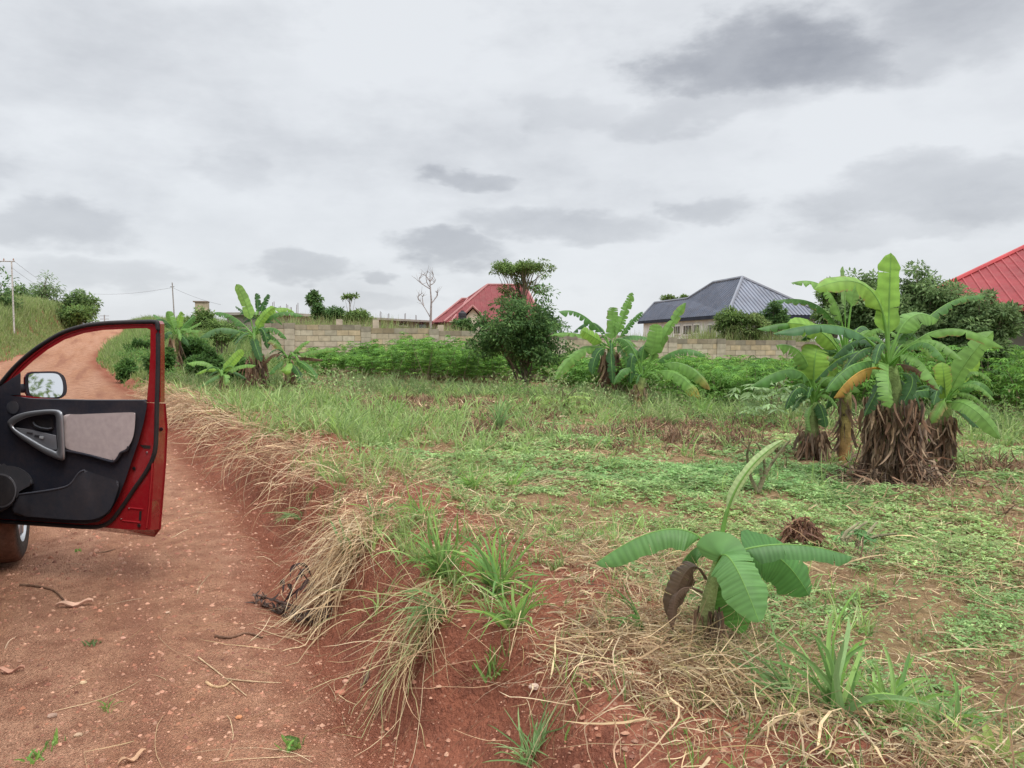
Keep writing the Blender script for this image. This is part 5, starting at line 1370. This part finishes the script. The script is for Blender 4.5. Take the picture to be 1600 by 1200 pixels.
def grass():
    mb = MB()
    n = 15000
    x, y, r_ = polar(n, 1.8, 19, 1.75); s, t, r, l, px, py = regs(x, y)
    w = gauss(px, py, [(400, 640, 90, 45, .9), (430, 720, 60, 60, .7), (520, 780, 90, 50, .8), (620, 860, 120, 70, .8), (740, 900, 120, 60, .8), (520, 670, 200, 45, 1.0), (640, 720, 130, 40, .7), (450, 640, 90, 30, .9), (900, 640, 420, 20, .7), (760, 760, 80, 35, .7), (980, 840, 120, 30, .4), (1350, 1090, 200, 90, .6), (650, 880, 120, 60, .45), (1150, 1000, 250, 80, .4), (780, 960, 150, 100, .9), (840, 1100, 110, 80, .6), (1150, 1120, 200, 60, .6), (1450, 1130, 200, 70, .8), (950, 930, 120, 40, .5), (1100, 640, 200, 18, .9), (1530, 680, 80, 18, .9), (700, 610, 220, 16, .9), (850, 680, 80, 25, .4), (1200, 660, 100, 16, .6)])
    p = (np.clip((fbm(x, y, 1.4, 3, 70) - .5 + .25 * w) * 4, 0, 1) * (w + .08)) * sstep((r - .15) / .25)
    ok = RNG.random(n) < p * .9; x, y, r_, w = x[ok], y[ok], r_[ok], w[ok]
    tufts(mb, x, y, 11, RNG.uniform(.10, .30, len(x)) * np.clip(r_ / 6, .8, 1.7), .007 * np.clip(r_ / 4.5, 1, 3.2), [(.22, .34, .09), (.28, .40, .14), (.32, .40, .18), (.18, .28, .10)], .75, .24)
    # sprigs everywhere
    n = 5200
    x, y, r_ = polar(n, 1.6, 15, 1.7); s, t, r, l, px, py = regs(x, y); ok = RNG.random(n) < sstep((r - .2) / .3) * .7; x, y, r_ = x[ok], y[ok], r_[ok]
    tufts(mb, x, y, 4, RNG.uniform(.04, .13, len(x)), .005 * np.clip(r_ / 4.5, 1, 3), GREENS, .8, .2, nseg=4)
    # longer grass before the cassava
    n = 9000
    x, y, r_ = polar(n, 11, 24, 1.2, -26, 43); s, t, r, l, px, py = regs(x, y)
    edge = np.interp(px, [400, 560, 700, 820, 900, 1000, 1100, 1230, 1300, 1480, 1700], [596, 598, 606, 608, 622, 634, 643, 650, 655, 662, 670])
    p = np.exp(-((py - edge - 4) / 13) ** 2) * np.clip((fbm(x, y, .9, 3, 72) - .45) * 5, .06, 1)
    ok = (RNG.random(n) < p) & (px > 250); x, y, r_ = x[ok], y[ok], r_[ok]
    tufts(mb, x, y, 13, RNG.uniform(.18, .62, len(x)), .014 * np.clip(r_ / 15, .8, 1.5), [(.13, .21, .07), (.17, .26, .10), (.10, .17, .06), (.26, .28, .14)], .7, .3)
    tag(mb.build('grass', M_GRASS), 'fresh green grass tufts growing through the straw and before the cassava', None, None, 'stuff')
grass()
def dead_weeds():
    mb = MB(); n = 38000
    x, y, r_ = polar(n, 3, 17, 1.3); s, t, r, l, px, py = regs(x, y)
    w = gauss(px, py, [(900, 678, 170, 15, 1), (1080, 692, 160, 15, 1), (640, 635, 70, 20, 1), (900, 645, 300, 16, .6), (480, 612, 120, 14, .8), (760, 622, 220, 10, .8), (1150, 665, 160, 12, .8), (560, 650, 120, 16, .6), (1250, 845, 28, 14, .6), (1400, 862, 80, 22, .5), (1570, 745, 50, 20, .9), (760, 655, 90, 14, .5), (1200, 705, 60, 10, .5), (1500, 800, 80, 12, .3), (560, 605, 80, 12, .6), (1440, 762, 70, 10, .6), (1230, 720, 60, 10, .4)])
    p = w * np.clip((fbm(x, y, 2, 3, 80) - .38) * 5, 0, 1)
    ok = RNG.random(n) < p; x, y, r_ = x[ok], y[ok], r_[ok]
    tufts(mb, x, y, 5, RNG.uniform(.08, .26, len(x)), .011 * np.clip(r_ / 8, .7, 1.8), BROWN + [(.30, .20, .12)], .8, .22, .2)
    tag(mb.build('dead_weeds', M_STRAW), 'band of withered brown weed stalks across the middle of the field', None, None, 'stuff')
dead_weeds()
def clump_litter():
    mb = MB(); n = 1500; px = RNG.normal(1405, 48, n); c = gp(1405, 756)
    x = c.x + RNG.normal(0, .30, n); y = c.y + RNG.normal(.05, .22, n); rt = gpts(x, y, .0); rt[:, 2] += RNG.random(n) ** 2 * .32 * np.exp(-((x - c.x) / .35) ** 2)
    strands(mb, rt, rdir(n, -.5, .7), RNG.uniform(.06, .26, n), RNG.uniform(.006, .028, n), 6, .25, .25, palette(n, BROWN + [(.34, .25, .17), (.12, .09, .07)], .3), True, jig=.2)
    tag(mb.build('leaf_litter', M_STRAW), 'heap of fallen dry banana leaves round the trunks of the right clump', None, None, 'stuff')
clump_litter()
def cassava_leaves(mb, x, y, zt, n_leaf, sz, cols, crown=.42):
    k = np.repeat(np.arange(len(x)), n_leaf); n = len(k)
    z0 = height(x, y, False)
    a = RNG.uniform(0, 6.28, n); rad = RNG.random(n) ** .6 * crown
    hz = RNG.random(n) ** .6
    pos = np.stack([x[k] + rad * np.cos(a), y[k] + rad * np.sin(a), z0[k] + zt[k] * (.2 + .8 * hz) * (1 - .25 * (rad / crown) ** 2)], -1)
    c = palette(n, cols, .15)
    b = RNG.uniform(0, 6.28, n); tilt = .45 * rdir(n)
    for j in range(6):
        ang = b + (j - 2.5) * .78
        d = np.stack([np.cos(ang), np.sin(ang), np.full(n, -.35)], -1) + tilt * .6
        leaves(mb, pos, d, np.array([0, 0, 1]) + tilt, sz * RNG.uniform(.8, 1.15, n), sz * .24, .06, c)
    return z0
def cassava():
    mb = MB()
    X, Y = np.meshgrid(np.arange(-12, 32, .62), np.arange(12, 36, .62)); x = X.ravel() + RNG.uniform(-.25, .25, X.size); y = Y.ravel() + RNG.uniform(-.25, .25, X.size)
    s, t, r, l, px, py = regs(x, y)
    edge = np.interp(px, [400, 500, 560, 700, 745, 760, 870, 885, 1000, 1100, 1230, 1300, 1480, 1700, 2200], [580, 588, 592, 603, 603, 599, 599, 618, 630, 639, 646, 650, 655, 662, 670])
    wall_y = 30.4 + (x + 12) * .22
    ok = (py < edge) & (y < wall_y - .6) & (r > 3.0) & (px > 480) & (px < 2000)
    x, y, px = x[ok], y[ok], px[ok]
    h = np.interp(px, [480, 560, 640, 740, 1000, 1100, 1240, 1500, 1600, 2000], [.8, 1.0, 1.55, 1.35, 1.05, 1.08, 1.1, 1.5, 1.5, 1.4]) * RNG.uniform(.75, 1.15, len(x)) * (.75 + .5 * fbm(x, y, .45, 2, 99))
    cassava_leaves(mb, x, y, h, 62, .16, [(.10, .23, .045), (.14, .29, .055), (.18, .34, .065), (.085, .19, .04)])
    z0 = height(x, y, False)
    n = len(x)
    for k in range(3):
        rt = np.stack([x, y, z0 - .05], -1); d = rdir(n) * .35 + np.array([0, 0, 1])
        strands(mb, rt, d, h, .025, 4, .0, .08, np.tile(np.array([.20, .17, .11]), (n, 1)), False)
    tag(mb.build('cassava_crop', M_LEAF), 'waist-high green cassava crop filling the field up to the block wall', None, None, 'stuff')
    print('cassava', n)
cassava()
def tall_grass():
    mb = MB(); n = 150000
    # left rise
    s = 12 + 113 * RNG.random(n) ** .8; l = RNG.random(n) ** 1.3 * 18 - .2; x, y = xy(s, te_l(s) - l)
    px, py = proj(x, y, height(x, y, False))
    soil = np.exp(-((l - 1.8) / 1.1) ** 2) * ((s > 48) & (s < 88)) * np.clip(fbm(s, l, .12, 2, 90) * 2 - .35, 0, 1) * .6
    p = sstep((l + .2) / .6) * (1 - np.clip(soil, 0, .97)) * (x < .2) * np.interp(l, [0, 1, 2, 16], [.4, .7, 1, 1]) * (px > -1500)
    ok = RNG.random(n) < p; x, y, l, s = x[ok], y[ok], l[ok], s[ok]; n1 = len(x)
    tufts(mb, x, y, 3, np.interp(l * np.interp(s, [55, 85], [1, 3]), [0, 1.5, 3.5, 16], [.15, .35, .95, 1.2]) * RNG.uniform(.6, 1.2, n1), .035 * np.clip(s / 50, .5, 1.5), [(.20, .28, .09), (.25, .31, .12), (.16, .24, .07), (.28, .30, .15)], .45, .12, nseg=4)
    # right rise, up to the wall and along the road
    n = 60000
    s = RNG.uniform(13, 100, n); r = RNG.random(n) ** 1.5 * 22 + .05; x, y = xy(s, te_r(s) + r)
    px, py = proj(x, y, height(x, y, False))
    wall_y = 30.4 + (x + 12) * .22
    p = np.where(y < wall_y - .3, (px < 470) * 1.0, 1.0) * sstep((r) / .5) * (px < 480) * (px > 60)
    p = p * np.where((px > 250) & (px < 480) & (y < 22), .3, 1)
    ok = RNG.random(n) < p; x, y, r, s = x[ok], y[ok], r[ok], s[ok]; n1 = len(x)
    hh = np.interp(s, [13, 20, 32, 50, 100], [.22, .4, .7, 1.15, 1.3]) * np.interp(r, [0, .6, 2, 8], [.35, .6, 1, 1.05])
    tufts(mb, x, y, 4, hh * RNG.uniform(.55, 1.15, n1), .02 * np.clip(s / 28, .5, 2.4), [(.19, .28, .08), (.24, .32, .11), (.13, .22, .06), (.28, .31, .15)], .5, .14, nseg=4)
    # behind the wall
    for (p0, p1, hh, nn) in ((430, 620, .55, 1500), (620, 735, .35, 700), (1085, 1250, .75, 2200), (960, 1085, .3, 500), (1250, 1600, .6, 1500)):
        pxs = RNG.uniform(p0, p1, nn); dd = 32.3 + (pxs - 450) * .0038 + RNG.uniform(.2, 3.5, nn)
        x = (pxs - 800) / F * dd; y = dd
        top = np.interp(pxs, [430, 600, 720, 1050, 1240, 1600], [2.08, 1.9, 1.75, 1.5, 1.3, 1.2]) 
        L = top - height(x, y, False) + hh * RNG.uniform(-.4, 1, nn)
        tufts(mb, x, y, 6, L, .04, [(.20, .28, .09), (.25, .31, .12), (.28, .27, .13)], .22, .05, nseg=4)
    tag(mb.build('tall_grass', M_GRASS), 'tall pale green grass covering the rises on both sides of the road', None, None, 'stuff')
tall_grass()
def undergrowth():
    mb = MB(); n = 90000
    s = RNG.uniform(14, 48, n); r = RNG.random(n) * 9 - .05; x, y = xy(s, te_r(s) + r); px, py = proj(x, y, height(x, y, False))
    f = fbm(x, y, .8, 3, 95)
    ok = (RNG.random(n) < np.clip((f - .42) * 5, 0, 1) * sstep((r + .05) / .8)) & (px < 500) & (px > 120) & ~((px > 260) & (py > 600)); x, y, s, r = x[ok], y[ok], s[ok], r[ok]; n = len(x)
    z = RNG.random(n) ** .8 * np.interp(s, [14, 20, 35, 48], [.12, .45, .9, 1.1]) * np.clip(r / 1.2, .15, 1) * np.clip(fbm(x, y, .5, 2, 97) * 2 - .3, .2, 1.1)
    pos = gpts(x, y); pos[:, 2] += z
    leaves(mb, pos, rdir(n) + np.array([0, 0, -.1]), np.array([0, 0, 1]) + .7 * rdir(n), .07 * np.clip(s / 22, .7, 2), .035 * np.clip(s / 22, .7, 2), .1, palette(n, [(.08, .18, .045), (.12, .24, .06), (.16, .28, .07), (.06, .13, .035)], .18))
    # leafy weeds of other kinds standing in the middle of the field
    n = 120000; x, y, r_ = polar(n, 6, 22, 1.3); s, t, r, l, px, py = regs(x, y); f = fbm(x, y, 1.1, 3, 111)
    w = gauss(px, py, [(900, 640, 420, 26, 1), (600, 625, 180, 22, 1), (1220, 690, 120, 30, .9), (1530, 700, 120, 30, 1), (450, 620, 120, 22, .8), (1390, 860, 120, 24, .9), (1560, 760, 70, 30, .8)])
    ok = (RNG.random(n) < np.clip((f - .60 + .08 * w) * 8, 0, 1) * w) & (r > .8); x, y, r_, f = x[ok], y[ok], r_[ok], f[ok]; n = len(x)
    pos = gpts(x, y); pos[:, 2] += RNG.random(n) ** .8 * np.clip(f - .45, 0, 1) * 2.2
    kind = (fbm(x, y, .5, 2, 113) > .5)[:, None]
    c = np.where(kind, palette(n, [(.12, .22, .06), (.17, .28, .08)], .2), palette(n, [(.22, .32, .13), (.28, .36, .16), (.20, .15, .09)], .2))
    leaves(mb, pos, rdir(n) + np.array([0, 0, .15]), np.array([0, 0, 1]) + .7 * rdir(n), .045 * np.clip(r_ / 9, .7, 2), .02 * np.clip(r_ / 9, .7, 2), .1, c)
    tag(mb.build('undergrowth', M_LEAF), 'leafy green undergrowth along the right side of the far road', None, None, 'stuff')
undergrowth()
def gravel():
    mb = MB(); n = 34000
    x, y, r_ = polar(n, 2.0, 12, 2.0, -40, 20); s, t, r, l, px, py = regs(x, y)
    ok = (r < .55) & (l < 0) & (RNG.random(n) < np.where(r > 0, .5, 1)); x, y, r_ = x[ok], y[ok], r_[ok]; n = len(x)
    sz = (.0022 + .010 * RNG.random(n) ** 7 + .002 * RNG.random(n)) * np.clip(r_ / 4, 1, 1.8)
    base = np.array([(1, 0, 0), (.5, .85, .1), (-.5, .8, -.05), (-1, 0, .05), (-.45, -.9, 0), (.5, -.85, 0), (.1, .1, .75), (-.3, .2, .6), (0, 0, -.5)])
    fc = np.array([(0, 1, 6), (1, 2, 7), (1, 7, 6), (2, 3, 7), (3, 4, 7), (4, 5, 6), (4, 6, 7), (5, 0, 6)])
    sh = RNG.uniform(.65, 1.3, (n, 9, 1)) * base[None]
    a = RNG.uniform(0, 6.28, n); ca, sa = np.cos(a)[:, None], np.sin(a)[:, None]
    xx = sh[:, :, 0] * ca - sh[:, :, 1] * sa; yy = sh[:, :, 0] * sa + sh[:, :, 1] * ca
    v = np.stack([xx, yy, sh[:, :, 2]], -1) * sz[:, None, None] + gpts(x, y, 0)[:, None, :]
    f = (np.arange(n)[:, None, None] * 9 + fc[None]).reshape(-1, 3)
    c = np.repeat(palette(n, [(.40, .19, .125), (.46, .25, .17), (.34, .15, .09), (.48, .28, .19), (.28, .12, .08), (.22, .10, .07)], .15), 9, axis=0)
    mb.add(v.reshape(-1, 3), f, c)
    tag(mb.build('gravel', M_STONE), 'loose reddish gravel on the road surface', None, None, 'stuff')
gravel()
# ------------------------------------------------------------------ small single things
def tuft_thing(px, py, n, L, w, label, cols, spread=.6, grav=.2, lean=(0, 0), group='grass clumps on the bank and field', name='grass_clump', cat='grass clump', straw_n=0, nseg=7, vee=.22):
    p = gp(px, py); mb = MB()
    a = RNG.uniform(0, 6.28, n); q = RNG.random(n) ** .6 * spread
    d = np.stack([np.cos(a) * q + lean[0], np.sin(a) * q + lean[1], np.ones(n)], -1)
    root = np.stack([p.x + RNG.normal(0, .018, n), p.y + RNG.normal(0, .018, n), np.full(n, p.z - .01)], -1)
    strands(mb, root, d, L * RNG.uniform(.45, 1.1, n), w * RNG.uniform(.6, 1.2, n), nseg, grav, .07, palette(n, cols, .14), True, vee=vee)
    if straw_n:
        m = straw_n; a = RNG.uniform(0, 6.28, m); d = np.stack([np.cos(a), np.sin(a), RNG.uniform(.1, .8, m)], -1)
        root = np.stack([p.x + RNG.normal(0, .02, m), p.y + RNG.normal(0, .02, m), np.full(m, p.z)], -1)
        strands(mb, root, d, L * RNG.uniform(.3, .8, m), w * .4, 6, .3, .1, palette(m, STRAW, .15), True)
    tag(mb.build(name, M_GRASS, None, origin=tuple(p)), label, cat, group)
FG = [(.17, .32, .07), (.22, .38, .09), (.26, .40, .13), (.14, .27, .08)]
BGc = [(.18, .31, .12), (.24, .36, .16), (.15, .26, .09)]
tuft_thing(692, 900, 54, .34, .016, 'bright green broad-bladed grass clump on the bank top above the hanging straw bundle', FG, .8, .2)
tuft_thing(778, 930, 48, .36, .017, 'taller bright grass clump with arching blades right of the first bank clump', FG, .7, .2)
tuft_thing(805, 975, 34, .28, .013, 'small light green grass clump low at the foot of the arching bank clump', FG, .8, .22)
tuft_thing(688, 965, 28, .32, .015, 'blue-green grass clump leaning over the bank edge above a straw bundle', BGc, .5, .28, (-.8, -.3), straw_n=30)
tuft_thing(552, 880, 6, .30, .022, 'single stiff grey-green blade clump sticking up among straw at the bank edge', BGc, .25, .05)
tuft_thing(770, 1055, 16, .13, .013, 'small leafy grass sprout growing alone on the bare red bank', FG, .8, .15)
tuft_thing(830, 1185, 46, .16, .007, 'grey-green narrow-leaved weed at the bottom edge on bare red soil', BGc, 1.1, .15, straw_n=10)
tuft_thing(1005, 985, 9, .26, .020, 'sparse clump of three long dark blades left of the young banana plant', [(.10, .22, .06), (.13, .27, .08)], .5, .25, (-.5, .1), straw_n=25)
tuft_thing(1308, 1120, 20, .38, .022, 'tall broad-bladed grass clump with one blade held high in the right foreground', BGc + FG, .5, .17, straw_n=60)
tuft_thing(1250, 1095, 18, .32, .015, 'leaning blue-green grass clump between the young banana plant and the tall blade clump', BGc, .5, .14, (-.7, .1), straw_n=20)
tuft_thing(1385, 1120, 26, .24, .014, 'bright yellow-green grass clump spreading low in the right foreground', FG, .9, .2, (.3, 0))
tuft_thing(1480, 1140, 30, .22, .012, 'low mixed grass clump near the bottom right corner', FG + BGc, 1.0, .2, (.1, 0))
tuft_thing(1565, 1190, 12, .15, .03, 'broad-leaved green sprout cut by the bottom right corner', [(.24, .36, .10), (.30, .40, .12)], 1.0, .15)
tuft_thing(738, 765, 40, .26, .013, 'grass clump standing in the middle field left of the pale cover patch', FG, .7, .2)
tuft_thing(800, 765, 30, .26, .013, 'second middle field grass clump beside a charred twig', FG, .7, .2)
tuft_thing(655, 815, 26, .26, .014, 'grass clump rising out of the straw mound on the bank', FG, .6, .18)
tuft_thing(590, 815, 22, .24, .014, 'grass clump at the left of the straw mound', FG + BGc, .6, .18)
tuft_thing(470, 810, 16, .26, .012, 'thin grass clump bending over the red bank edge', BGc, .6, .3, (-.8, -.3))
tuft_thing(545, 660, 50, .42, .016, 'upright blue-green grass clump on the ridge, left one of two', FG + BGc, .5, .15)
tuft_thing(620, 655, 50, .42, .016, 'upright yellow-green grass clump on the ridge, right one of two', FG, .6, .18)
tuft_thing(1040, 668, 70, .62, .018, 'pale arching grass clump in front of the right banana of the middle pair', [(.24, .34, .14), (.20, .30, .11), (.32, .36, .18)], .7, .22)
tuft_thing(780, 672, 46, .5, .02, 'blue-green grass clump before the foot of the round shrub', BGc, .5, .12)
tuft_thing(1100, 655, 46, .6, .018, 'tall thin grass clump against the dark cassava front', FG, .4, .1)
tuft_thing(60, 1185, 14, .05, .012, 'tiny green weed on the road in the bottom left corner', FG, 1.2, .1)
tuft_thing(82, 1165, 10, .045, .01, 'tiny pale weed on the road beside the bottom left one', FG, 1.2, .1)
tuft_thing(162, 1108, 12, .055, .008, 'tiny grassy weed on the gravel above the bottom left weeds', FG, 1.2, .1)
tuft_thing(145, 1008, 12, .04, .012, 'tiny dull weed on the road below the curled dry leaf', [(.14, .20, .08)], 1.2, .1)
tuft_thing(460, 1168, 18, .07, .016, 'small bright weed among straw at the bottom of the bank', FG, 1.2, .1)
tuft_thing(122, 862, 6, .03, .012, 'tiny weed on the road behind the car door', FG, 1.2, .1)
# dead dark weed lying against the bank
def dark_weed():
    p = gp(478, 975); root = thing('dead_weed', 'blackened dead weed with hanging curled leaves at the foot of the red bank', 'dead plant', tuple(p))
    mb = MB(); q = [P(512, 985, p.y - .05), P(505, 940, p.y + .1), P(480, 905, p.y + .05), P(462, 880, p.y)]
    mb.tube(q, [.008, .006, .004, .003], 6, (.09, .06, .05)); q = [P(510, 960, p.y), P(470, 950, p.y), P(395, 928, p.y + .15)]
    mb.tube(q, [.008, .007, .004], 6, (.09, .06, .05)); mb.build('stem', M_BARK, root)
    mb = MB(); n = 150
    t_ = RNG.random(n); a = np.array([tuple(P(395, 930, p.y + .12))]); b = np.array([tuple(P(515, 985, p.y - .05))]); root_ = a * (1 - t_[:, None]) + b * t_[:, None] + RNG.normal(0, .018, (n, 3)); root_[:, 2] = height(root_[:, 0], root_[:, 1]) + RNG.random(n) * .06
    strands(mb, root_, rdir(n, -.2, .8), RNG.uniform(.04, .09, n), RNG.uniform(.008, .02, n), 4, .3, .35, palette(n, [(.06, .045, .04), (.09, .06, .05), (.13, .09, .07)]))
    pts = np.array([tuple(P(px, py, p.y + .05)) for px, py in ((443, 905), (450, 912), (460, 882), (468, 880), (475, 888), (482, 905), (492, 905), (455, 925), (470, 918))]); m = len(pts) * 3; pts = np.repeat(pts, 3, axis=0)
    strands(mb, pts, rdir(m, -.9, -.3), RNG.uniform(.06, .12, m), RNG.uniform(.014, .024, m), 5, .3, .15, palette(m, [(.07, .05, .05), (.10, .065, .06)]))
    mb.build('leaf', M_STRAW, root)
dark_weed()
def dry_leaf(px, py, L, w, ang, label, col=(.62, .40, .29), lift=.01, name='dry_leaf'):
    p = gp(px, py); n = 9; mb = MB(); dx, dy = math.cos(ang), math.sin(ang); vv = []
    for i in range(n):
        u = i / (n - 1) - .5; hw = w * math.sin(math.pi * min(1, (i + .35) / n)) ** .7 / 2
        for j in (-1, -.5, 0, .5, 1):
            x = p.x + dx * u * L - dy * j * hw; y = p.y + dy * u * L + dx * j * hw
            vv.append((x, y, H(x, y) + lift + .02 * L / .15 * (abs(j) ** 2) * .6 + .012 * math.sin(i * 1.1)))
    ff = [(i * 5 + j, i * 5 + j + 1, i * 5 + j + 6, i * 5 + j + 5) for i in range(n - 1) for j in range(4)]
    mb.add(vv, ff, col)
    mb.tube([vv[i * 5 + 2] for i in range(n)], .0016, 5, np.array(col) * .8)
    tag(mb.build(name, M_STRAW, None, origin=tuple(p), smooth=True), label, 'dry leaf', 'dry leaves on the road and bank')
dry_leaf(116, 948, .19, .052, .25, 'pale pinkish curled dry leaf on the road below the car door')
dry_leaf(15, 1052, .13, .03, .1, 'pale dry leaf cut by the left edge of the photo on the gravel', (.50, .28, .20))
dry_leaf(570, 1068, .07, .03, 1.2, 'small brown dry leaf at the foot of the bank', (.17, .11, .08))
dry_leaf(207, 1190, .10, .025, .9, 'narrow tan dry leaf at the bottom edge of the road', (.50, .32, .2))
def stick(pts, rad, label, col=(.16, .09, .06), group='sticks lying on the road'):
    q = []
    for (px, py) in pts:
        g = gp(px, py); q.append(Vector((g.x, g.y, g.z + rad * .8)))
    sm = catmull(q, 5, False); mb = MB(); k = len(sm); rr = np.linspace(rad, rad * .5, k) * RNG.uniform(.85, 1.15, k)
    mb.tube(sm, rr, 7, col); tag(mb.build('stick', M_BARK, None, origin=tuple(q[0])), label, 'stick', group)
stick([(32, 916), (60, 918), (85, 925), (100, 940)], .009, 'dark bent stick on the road beside the curled dry leaf')
stick([(336, 996), (360, 998), (385, 991), (410, 998)], .008, 'brown crooked root fragment on the road left of the dead weed')
stick([(322, 1068), (335, 1075), (350, 1074), (362, 1066)], .007, 'short curved tan twig on the gravel', (.45, .30, .17))
stick([(310, 1028), (345, 1055), (385, 1088)], .0035, 'long straight straw-coloured stalk pointing at the curved twig', (.50, .36, .22))
stick([(355, 1062), (400, 1066), (440, 1068)], .0035, 'thin pale stalk lying level right of the curved twig', (.50, .36, .22))
stick([(8, 1015), (14, 1003), (25, 996)], .004, 'small pale curved twig near the left edge', (.55, .38, .26))
stick([(145, 866), (165, 863), (180, 859)], .006, 'short twig on the road just behind the car door', (.25, .15, .1))
def stones():
    for i, (px, py, r_, lb) in enumerate([(82, 1120, .016, 'grey-brown stone on the gravel near the bottom left'), (130, 1068, .013, 'pale yellow pebble left of the road middle'), (532, 1085, .022, 'reddish stone half sunk at the foot of the bank'), (540, 1066, .014, 'small pinkish stone just above the half sunk stone'),
            (192, 998, .012, 'pinkish pebble below the curled dry leaf'), (373, 1122, .012, 'orange pebble near the long straw stalk'), (122, 1150, .013, 'tan pebble beside the tiny road weeds'), (835, 1075, .016, 'whitish lump of earth on the bare bank'), (262, 958, .010, 'pale pebble right of the curled dry leaf')]):
        p = gp(px, py); rg = np.random.default_rng(i + 300); bm = bmesh.new(); bmesh.ops.create_icosphere(bm, subdivisions=2, radius=r_)
        for v in bm.verts:
            v.co *= 1 + .25 * (rg.random() - .5); v.co.z *= .62; v.co.x *= 1.2
        me = bpy.data.meshes.new('stone'); bm.to_mesh(me); bm.free(); me.materials.append(M_STONE)
        c = [(.36, .24, .18), (.58, .42, .26), (.42, .17, .11), (.5, .28, .2), (.55, .3, .22), (.55, .25, .12), (.52, .36, .24), (.6, .45, .36), (.6, .42, .3)][i]
        a = me.color_attributes.new('col', 'FLOAT_COLOR', 'POINT'); a.data.foreach_set('color', np.tile(np.array([*c, 1.]), len(me.vertices)).astype(np.float32))
        o = bpy.data.objects.new('stone', me); COL.objects.link(o); o.location = (p.x, p.y, p.z + r_ * .3); ORG[o.name] = p
        tag(o, lb, 'stone', 'stones on the road and bank')
stones()
def brown_stump():
    p = gp(1252, 852); root = thing('dead_weed', 'rust-brown withered weed mound in the field above the long banana leaf', 'dead plant', tuple(p))
    mb = MB(); n = 700; o = rdir(n, 0, 1) * RNG.random((n, 1)) ** .4 * np.array([.11, .10, .17]); rt = o + np.array(tuple(p))
    strands(mb, rt, rdir(n, -.9, .2), RNG.uniform(.05, .12, n), RNG.uniform(.006, .015, n), 4, .4, .2, palette(n, [(.19, .095, .06), (.13, .07, .05), (.26, .15, .09)]))
    mb.build('leaf', M_STRAW, root)
    mb = MB()
    for k in range(5): mb.tube([p + Vector((0, 0, -.02)), p + Vector((random.uniform(-.06, .06), random.uniform(-.06, .06), .17))], [.008, .004], 5, (.14, .08, .05))
    mb.build('stem', M_BARK, root)
brown_stump()
def cassava_plant(px, py, h, nl, label, cols, crown=.4, sz=.17):
    p = gp(px, py); root = thing('cassava_plant', label, 'cassava plant', tuple(p), 'single cassava plants at the field edge')
    mb = MB()
    for k in range(4): mb.tube(bez(p, p + Vector((random.uniform(-.1, .1), 0, h * .5)), p + Vector((random.uniform(-.25, .25), random.uniform(-.2, .2), h)), 5), [.016, .014, .012, .01, .006], 6, (.22, .2, .12))
    mb.build('stem', M_BARK, root)
    mb = MB(); cassava_leaves(mb, np.array([p.x]), np.array([p.y]), np.array([h]), nl, sz, cols, crown); mb.build('foliage', M_LEAF, root)
cassava_plant(1205, 665, .75, 46, 'pale silvery green cassava plant left of the right banana clump', [(.22, .33, .15), (.28, .40, .20)], .6, .2)
cassava_plant(885, 650, .5, 30, 'light green cassava sprout before the middle banana pair', [(.22, .33, .10), (.26, .36, .12)], .5)
cassava_plant(1520, 640, .9, 60, 'light green cassava plant behind the right flank of the banana clump', [(.16, .30, .08), (.22, .36, .12)], .6, .2)
cassava_plant(1185, 770, .42, 16, 'spindly dark weed behind the pale rolled spear leaf', [(.09, .17, .06), (.12, .2, .08)], .12, .06)
cassava_plant(1340, 858, .12, 14, 'small dark leafy cassava shoot right of the rust-brown mound', [(.09, .19, .07), (.12, .23, .08)], .12, .08)

tree('tree', 'leafy tree seen only as a reflection in the car door mirror', 'tree', (12.5, -7.0, H(12.5, -7)), (12.5, -7.0, 4.0), (2.6, 2.4, 1.5), 40, 90, .2, OLV, .14, 1, .3, seed=77)
